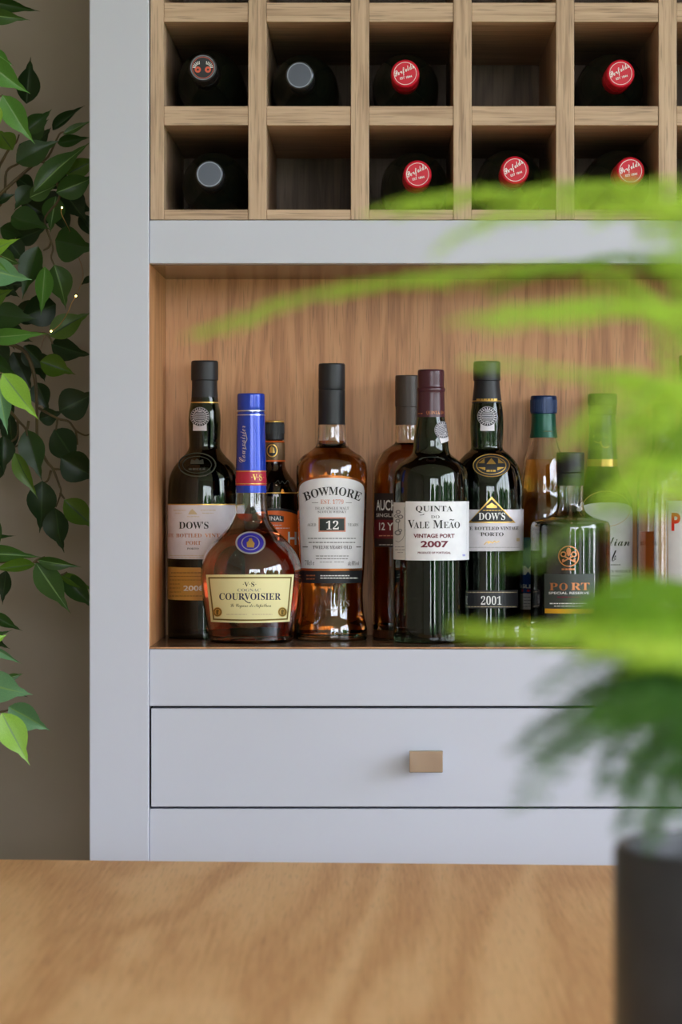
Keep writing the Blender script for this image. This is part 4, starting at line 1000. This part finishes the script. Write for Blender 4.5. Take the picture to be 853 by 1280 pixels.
fr_([(770, 812, 1.05), (805, 806, 1.10), (850, 820, 1.20), (900, 890, 1.36)], 0, 0.040, FERN_L, 19, 0.1, 0.28, 0.6)
fr_([(782, 626, 1.10), (820, 603, 1.14), (862, 584, 1.22), (915, 720, 1.36), (930, 880, 1.44)], 0, 0.036, FERN_L, 20, 0.2, 0.60, 0.6)
fr_([(1250, 420, 1.40), (1180, 380, 1.40), (1100, 400, 1.42), (1010, 560, 1.44), (960, 860, 1.45)], 0, 0.050, FERN_M, 21, 0.1, 0.36, 0.6)
fr_([(1200, 720, 1.50), (1120, 690, 1.48), (1040, 740, 1.46), (970, 900, 1.45)], 0, 0.045, FERN_D, 22, 0.1, 0.3, 0.6)
fr_([(960, 260, 1.50), (950, 330, 1.50), (940, 480, 1.48), (935, 800, 1.46)], 0, 0.020, FERN_L, 23, 0.4, 0.5, 0.6)
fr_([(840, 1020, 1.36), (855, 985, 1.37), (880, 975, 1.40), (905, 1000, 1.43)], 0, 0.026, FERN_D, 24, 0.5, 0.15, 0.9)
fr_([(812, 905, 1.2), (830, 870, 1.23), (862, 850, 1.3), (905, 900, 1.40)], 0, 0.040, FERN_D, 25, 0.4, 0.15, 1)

# ------------------------------------------------------------------ the ficus at left
BARK = mottled('ficus_twig_bark', (96, 82, 52), (76, 64, 40), 0.7, 60); TRUNK = mottled('ficus_trunk', (118, 100, 78), (84, 70, 54), 0.85, 18, 0.4)
LM = [leafmat('ficus_leaf_%s' % n, a, b, 0.38, 0.22, 45) for n, a, b in (
    ('darkest', (32, 58, 22), (26, 50, 18)), ('dark', (46, 80, 26), (38, 68, 22)), ('mid', (64, 100, 38), (54, 88, 32)),
    ('bright', (90, 140, 58), (76, 124, 46)), ('lime', (150, 196, 72), (132, 180, 58)), ('blue_green', (104, 150, 104), (90, 136, 90)), ('olive', (84, 116, 30), (72, 102, 24)))]  # leaves differ in green; front light and shade behind are partly in these tones
FX, FY = -0.66, 0.12
ficus = thing('ficus_tree', 'leafy green artificial ficus standing beside the cabinet at the left edge', 'plant', (FX, FY, 0.0))
fo = Vector((FX, FY, 0))
bm = bmesh.new(); add_lathe(bm, [(0, 0.0), (0.10, 0.0), (0.105, 0.004), (0.135, 0.24), (0.142, 0.26), (0.135, 0.265), (0.128, 0.25), (0.12, 0.235), (0, 0.235)], 48); obj('pot', bm, POTM, ficus)
bm = bmesh.new(); add_tube(bm, catmull([(0, 0, 0.22), (0.01, 0.0, 0.5), (-0.012, 0.01, 0.85), (0.008, 0.0, 1.2), (0, 0, 1.6)], 6), 0.017, 0.008, 10); obj('trunk', bm, TRUNK, ficus)
bm = bmesh.new(); add_tube(bm, catmull([(0.02, 0.01, 0.22), (-0.012, 0.012, 0.5), (0.014, -0.01, 0.85), (-0.01, 0.0, 1.2), (0.02, 0, 1.5)], 6), 0.012, 0.006, 8); obj('trunk', bm, TRUNK, ficus)
def leaf_mesh(seed, w, tip, fold, droop):
    """unit leaf along +x (0..1), half width w, folded at the midrib, drip tip"""
    rnd = random.Random(seed); n = 11; bm = bmesh.new(); rows = []
    for i in range(n+1):
        u = i/n
        h = w*math.sin(math.pi*min(1, (u/0.80))**0.86)**0.85 if u < 0.80 else 0
        h = max(h, w*0.30*max(0.0, 1-abs(u-0.78)/0.16) if u > 0.62 else 0, w*0.10*(1-u) if u > 0.75 else 0.0, 0.004)
        x = u; z = -droop*u*u+0.015*math.sin(9*u+seed); yb = tip*max(0, u-0.6)**2*4
        hz = fold*h
        rows.append([bm.verts.new((x, yb+h*k, z+hz*abs(k)**1.3+rnd.uniform(-0.003, 0.003)*abs(k))) for k in (-1, -0.5, -0.06, 0.06, 0.5, 1)])
    for a, b in zip(rows, rows[1:]):
        for j in range(5):
            f = bm.faces.new((a[j], b[j], b[j+1], a[j+1])); f.material_index = 1 if j == 2 else 0; f.smooth = True
    me = bpy.data.meshes.new('leaf'); bm.to_mesh(me); bm.free(); return me
RIB = [leafmat('leaf_midrib_%s' % n, c, c, 0.4, 0.2) for n, c in (('dark', (48, 74, 36)), ('light', (118, 154, 88)))]
LEAFM = {}
def leaf(bx, by, tx, ty, w, c, dep, roll=0.0, seed=None):
    sd = (int(abs(bx*7+by*13)) % 5)
    d = D+dep; a = sp0(bx, by, d+random.uniform(-0.01, 0.01)); b = sp0(tx, ty, d+random.uniform(-0.016, 0.010))
    L = (b-a).length; k = (c, sd)
    if k not in LEAFM:
        me = leaf_mesh(sd, 0.5, (0.06, -0.05, 0.03, 0.09, -0.08)[sd], (0.25, 0.4, 0.15, 0.3, 0.2)[sd], (0.05, 0.12, 0.02, 0.08, 0.15)[sd])
        me.materials.append(LM[c]); me.materials.append(RIB[0 if c in (0, 1, 6) else 1]); LEAFM[k] = me
    o = bpy.data.objects.new('leaf', LEAFM[k]); link(o, ficus)
    x = (b-a).normalized(); fwd = Vector((0, -1, 0)); y = fwd.cross(x).normalized(); z = x.cross(y)
    M = Matrix((x, y, z)).transposed()
    M = Matrix.Rotation(roll+random.uniform(-0.3, 0.3), 3, x) @ M
    wd = w*d/FPX
    o.matrix_local = Matrix.Translation(a-fo) @ M.to_4x4() @ Matrix.Diagonal((L, wd*1.22, L*0.8, 1))
    LEAVES.append((a, o))
    return a
def sp0(x, y, d): return Vector(((x-VX)*d/FPX, -D+d, CZ-(y-VY)*d/FPX))
LEAVES = []
leaf_list = [(-20, 0, 50, 15, 15, 1, .12), (-20, 18, 36, 25, 17, 2, .08), (-24, 72, 37, 119, 27, 3, -.05), (-15, 60, 17, 83, 14, 3, -.03), (33, 130, 38, 70, 25, 0, .24),
 (3, 119, 42, 181, 25, 3, -.06), (-12, 128, -4, 172, 24, 4, -.10), (30, 166, 66, 137, 20, 1, .16), (66, 163, 104, 130, 13, 0, .18), (79, 168, 116, 150, 9, 2, .15), (72, 179, 113, 171, 13, 1, .16),
 (20, 203, 74, 173, 28, 1, .14), (16, 188, -4, 160, 22, 6, .10), (34, 172, 60, 148, 20, 1, .2), (42, 240, 112, 172, 25, 2, .12), (83, 218, 126, 196, 20, 6, .17), (70, 241, 124, 220, 26, 2, .14),
 (37, 247, 72, 231, 18, 2, .13), (38, 232, 17, 263, 20, 1, .18), (80, 240, 109, 278, 28, 0, .22), (70, 245, 62, 291, 24, 2, .17), (14, 271, 62, 284, 27, 1, .15), (28, 250, 58, 270, 22, 0, .2), (74, 262, 86, 294, 18, 0, .23),
 (-5, 253, 19, 241, 11, 0, .16), (69, 300, 120, 313, 38, 1, .13), (-16, 316, 22, 298, 18, 4, -.08), (-26, 334, 40, 351, 30, 5, -.05), (48, 308, 26, 374, 27, 1, .13), (56, 333, 52, 395, 19, 3, .08), (68, 331, 85, 387, 27, 2, .12),
 (-2, 318, 25, 331, 20, 2, .12), (-20, 378, 15, 362, 20, 6, .12), (70, 380, 16, 402, 34, 0, .2), (-12, 392, 46, 399, 28, 1, .15), (62, 420, 113, 388, 26, 6, .16), (-16, 422, 57, 417, 18, 3, .04), (64, 430, 114, 446, 25, 0, .18),
 (50, 452, 95, 467, 24, 6, .16), (30, 432, 62, 466, 24, 0, .2), (3, 467, 48, 525, 27, 4, -.08), (-2, 478, 9, 543, 20, 5, -.02), (-12, 448, 22, 471, 20, 1, .1), (74, 514, 122, 490, 35, 0, .18), (46, 478, 61, 516, 24, 0, .22),
 (49, 524, 79, 515, 19, 0, .19), (33, 537, 52, 602, 28, 1, .16), (68, 537, 100, 585, 32, 0, .18), (76, 572, 126, 602, 34, 0, .16), (18, 566, 45, 623, 18, 6, .08), (53, 601, 51, 667, 31, 0, .16), (69, 635, 77, 692, 29, 0, .15),
 (80, 625, 122, 663, 26, 6, .14), (-26, 692, 51, 694, 18, 2, .06), (47, 700, 101, 710, 14, 2, .08), (44, 706, -16, 712, 14, 6, .05), (45, 704, 88, 767, 28, 2, .07), (80, 720, 120, 763, 22, 1, .1), (75, 718, 119, 738, 12, 6, .1),
 (8, 713, 2, 756, 17, 0, .14), (-15, 671, 20, 670, 5, 1, .1), (-12, 768, 28, 789, 13, 1, .1), (-12, 803, 10, 793, 8, 4, -.04), (-14, 806, 28, 831, 9, 5, -.02), (-26, 853, 41, 869, 33, 5, -.09), (11, 883, 62, 914, 33, 5, -.10), (2, 891, 37, 957, 31, 4, -.12), (5, 849, 30, 842, 8, 2, .05),
 (4, 545, 4, 594, 24, 0, .16), (12, 520, 16, 572, 20, 0, .2), (-8, 400, 20, 436, 26, 0, .2), (-10, 430, 14, 462, 26, 0, .2), (-4, 496, 20, 530, 24, 0, .2), (16, 440, 40, 490, 26, 0, .24), (-6, 348, 24, 372, 22, 0, .2), (0, 285, 30, 296, 20, 1, .2), (44, 180, 64, 160, 18, 0, .24),
 (100, 268, 120, 300, 16, 0, .24), (116, 345, 100, 357, 7, 0, .2), (-8, 600, 8, 566, 14, 0, .2), (-14, 640, -2, 700, 20, 1, .1), (-20, 790, 12, 812, 14, 0, .12), (-20, 850, 34, 872, 24, 0, .06), (-30, 895, 8, 930, 26, 0, .02), (-30, 800, 16, 788, 10, 1, .02),
 (20, 300, 60, 284, 22, 0, .22), (56, 255, 84, 240, 18, 0, .24),
 (24, 180, 50, 205, 22, 0, .22), (60, 215, 90, 236, 24, 0, .22), (44, 262, 80, 268, 26, 0, .23), (88, 256, 116, 262, 22, 0, .24), (20, 222, 48, 240, 18, 0, .23), (-8, 360, 34, 352, 26, 0, .2), (20, 385, 62, 400, 26, 0, .22), (0, 410, 40, 428, 24, 0, .22), (46, 440, 56, 478, 24, 0, .22), (10, 300, 34, 330, 22, 0, .22), (-4, 508, 22, 548, 24, 0, .22), (30, 330, 60, 350, 24, 0, .22)]
for it in leaf_list: leaf(*it)
# leaves beyond the frame, thinner, so the tree is a tree
for k in range(130):
    x = random.uniform(-420, -26); y = random.uniform(-260, 960); an = random.uniform(0.2, 2.6); l = random.uniform(48, 66)
    leaf(x, y, x+l*math.cos(an), y+l*math.sin(an), random.uniform(20, 30), random.choice((0, 1, 1, 2, 2, 3)), random.uniform(-0.12, 0.22), random.uniform(-0.6, 0.6))
def twig(pts, dep, r0=0.0016, r1=0.0009, back=True):
    P = [sp0(x, y, D+dep+0.006)-fo for x, y in pts]
    if back:
        z = P[0].z; P = [Vector((0, 0, min(1.55, max(0.7, z-0.10)))), P[0]*0.5+Vector((0, 0, z*0.5-0.02))]+P
    bm = bmesh.new(); add_tube(bm, catmull(P, 4), r0*(1.8 if back else 1), r1, 6); return obj('branch', bm, BARK, ficus)
twig([(-10, 253), (0, 243), (24, 221), (45, 204), (60, 196), (74, 168), (80, 165)], .15); twig([(-10, 222), (0, 206), (11, 187), (20, 178), (24, 168)], .15)
twig([(-10, 262), (5, 245), (8, 215), (22, 205), (36, 198)], .16); twig([(36, 200), (60, 206), (74, 238), (72, 252), (57, 271), (58, 285), (64, 302), (66, 312), (64, 322), (68, 332)], .14, back=False); twig([(64, 302), (61, 309), (54, 313)], .14, back=False)
twig([(-10, 430), (27, 436), (42, 465), (46, 505), (47, 550), (58, 576), (66, 586), (74, 606), (76, 616), (70, 634)], .17); twig([(75, 616), (81, 624)], .17, back=False); twig([(66, 586), (78, 587)], .17, back=False)
twig([(-10, 500), (10, 512), (23, 526), (32, 536), (34, 545)], .16); twig([(48, 510), (72, 523), (86, 527), (95, 538), (106, 544), (112, 543)], .17, back=False); twig([(95, 538), (97, 556)], .17, back=False); twig([(72, 523), (70, 538)], .17, back=False)
twig([(22, 526), (20, 548), (-6, 560)], .17, back=False); twig([(36, 526), (33, 540), (24, 556), (4, 562)], .17, back=False)
twig([(64, 588), (60, 600), (55, 603)], .16, back=False); twig([(-30, 700), (0, 702), (20, 700), (34, 708), (46, 700), (56, 696)], .07); twig([(44, 702), (66, 716), (76, 719), (84, 715)], .08, back=False)
twig([(-30, 892), (0, 890), (12, 887)], -.085, r0=0.0012); twig([(-30, 800), (-14, 806), (0, 812), (10, 822)], .0); twig([(-30, 425), (0, 418), (56, 417), (66, 430)], .06); twig([(-30, 330), (-8, 330), (2, 320)], .05); twig([(-30, 120), (-8, 122), (4, 119)], -.05, r0=0.0012); twig([(-30, 462), (4, 467)], -.07, r0=0.0012)
# fairy lights threaded through it
COPW = mat('copper_wire', (196, 150, 96), 0.3, metal=0.8); GLOW = mat('fairy_light_glow', (255, 214, 130), 0.4, emit=(255, 204, 120), es=5.0)
fl = thing('fairy_lights', 'thin copper wire of tiny warm fairy lights strung among the ficus leaves', 'lights', tuple(sp0(64, 414, D+.05)))
f0 = sp0(64, 414, D+.05)
W = [(77.5, 259.5, .10), (76.5, 266, .10), (81, 276, .10), (87, 288, .12), (98, 320, .2), (104, 345, .12), (95, 370, .06), (90, 378, .05), (85, 390, .05), (77, 403, .05), (69, 411, .05), (64, 414, .05), (56, 420, .1), (44, 450, .24), (10, 480, .26)]
bm = bmesh.new(); add_tube(bm, catmull([sp0(x, y, D+d)-f0 for x, y, d in W], 5), 0.00045, n=5); obj('wire', bm, COPW, fl)
for x, y, d in ((77.5, 259.5, .10), (95, 370, .06), (64, 414, .05)):
    bm = bmesh.new(); bmesh.ops.create_icosphere(bm, subdivisions=2, radius=0.0010, matrix=Matrix.Translation(sp0(x, y, D+d-0.002)-f0)); obj('bulb', bm, GLOW, fl)
COL.objects.unlink(_to); bpy.data.objects.remove(_to); bpy.data.curves.remove(_tc)
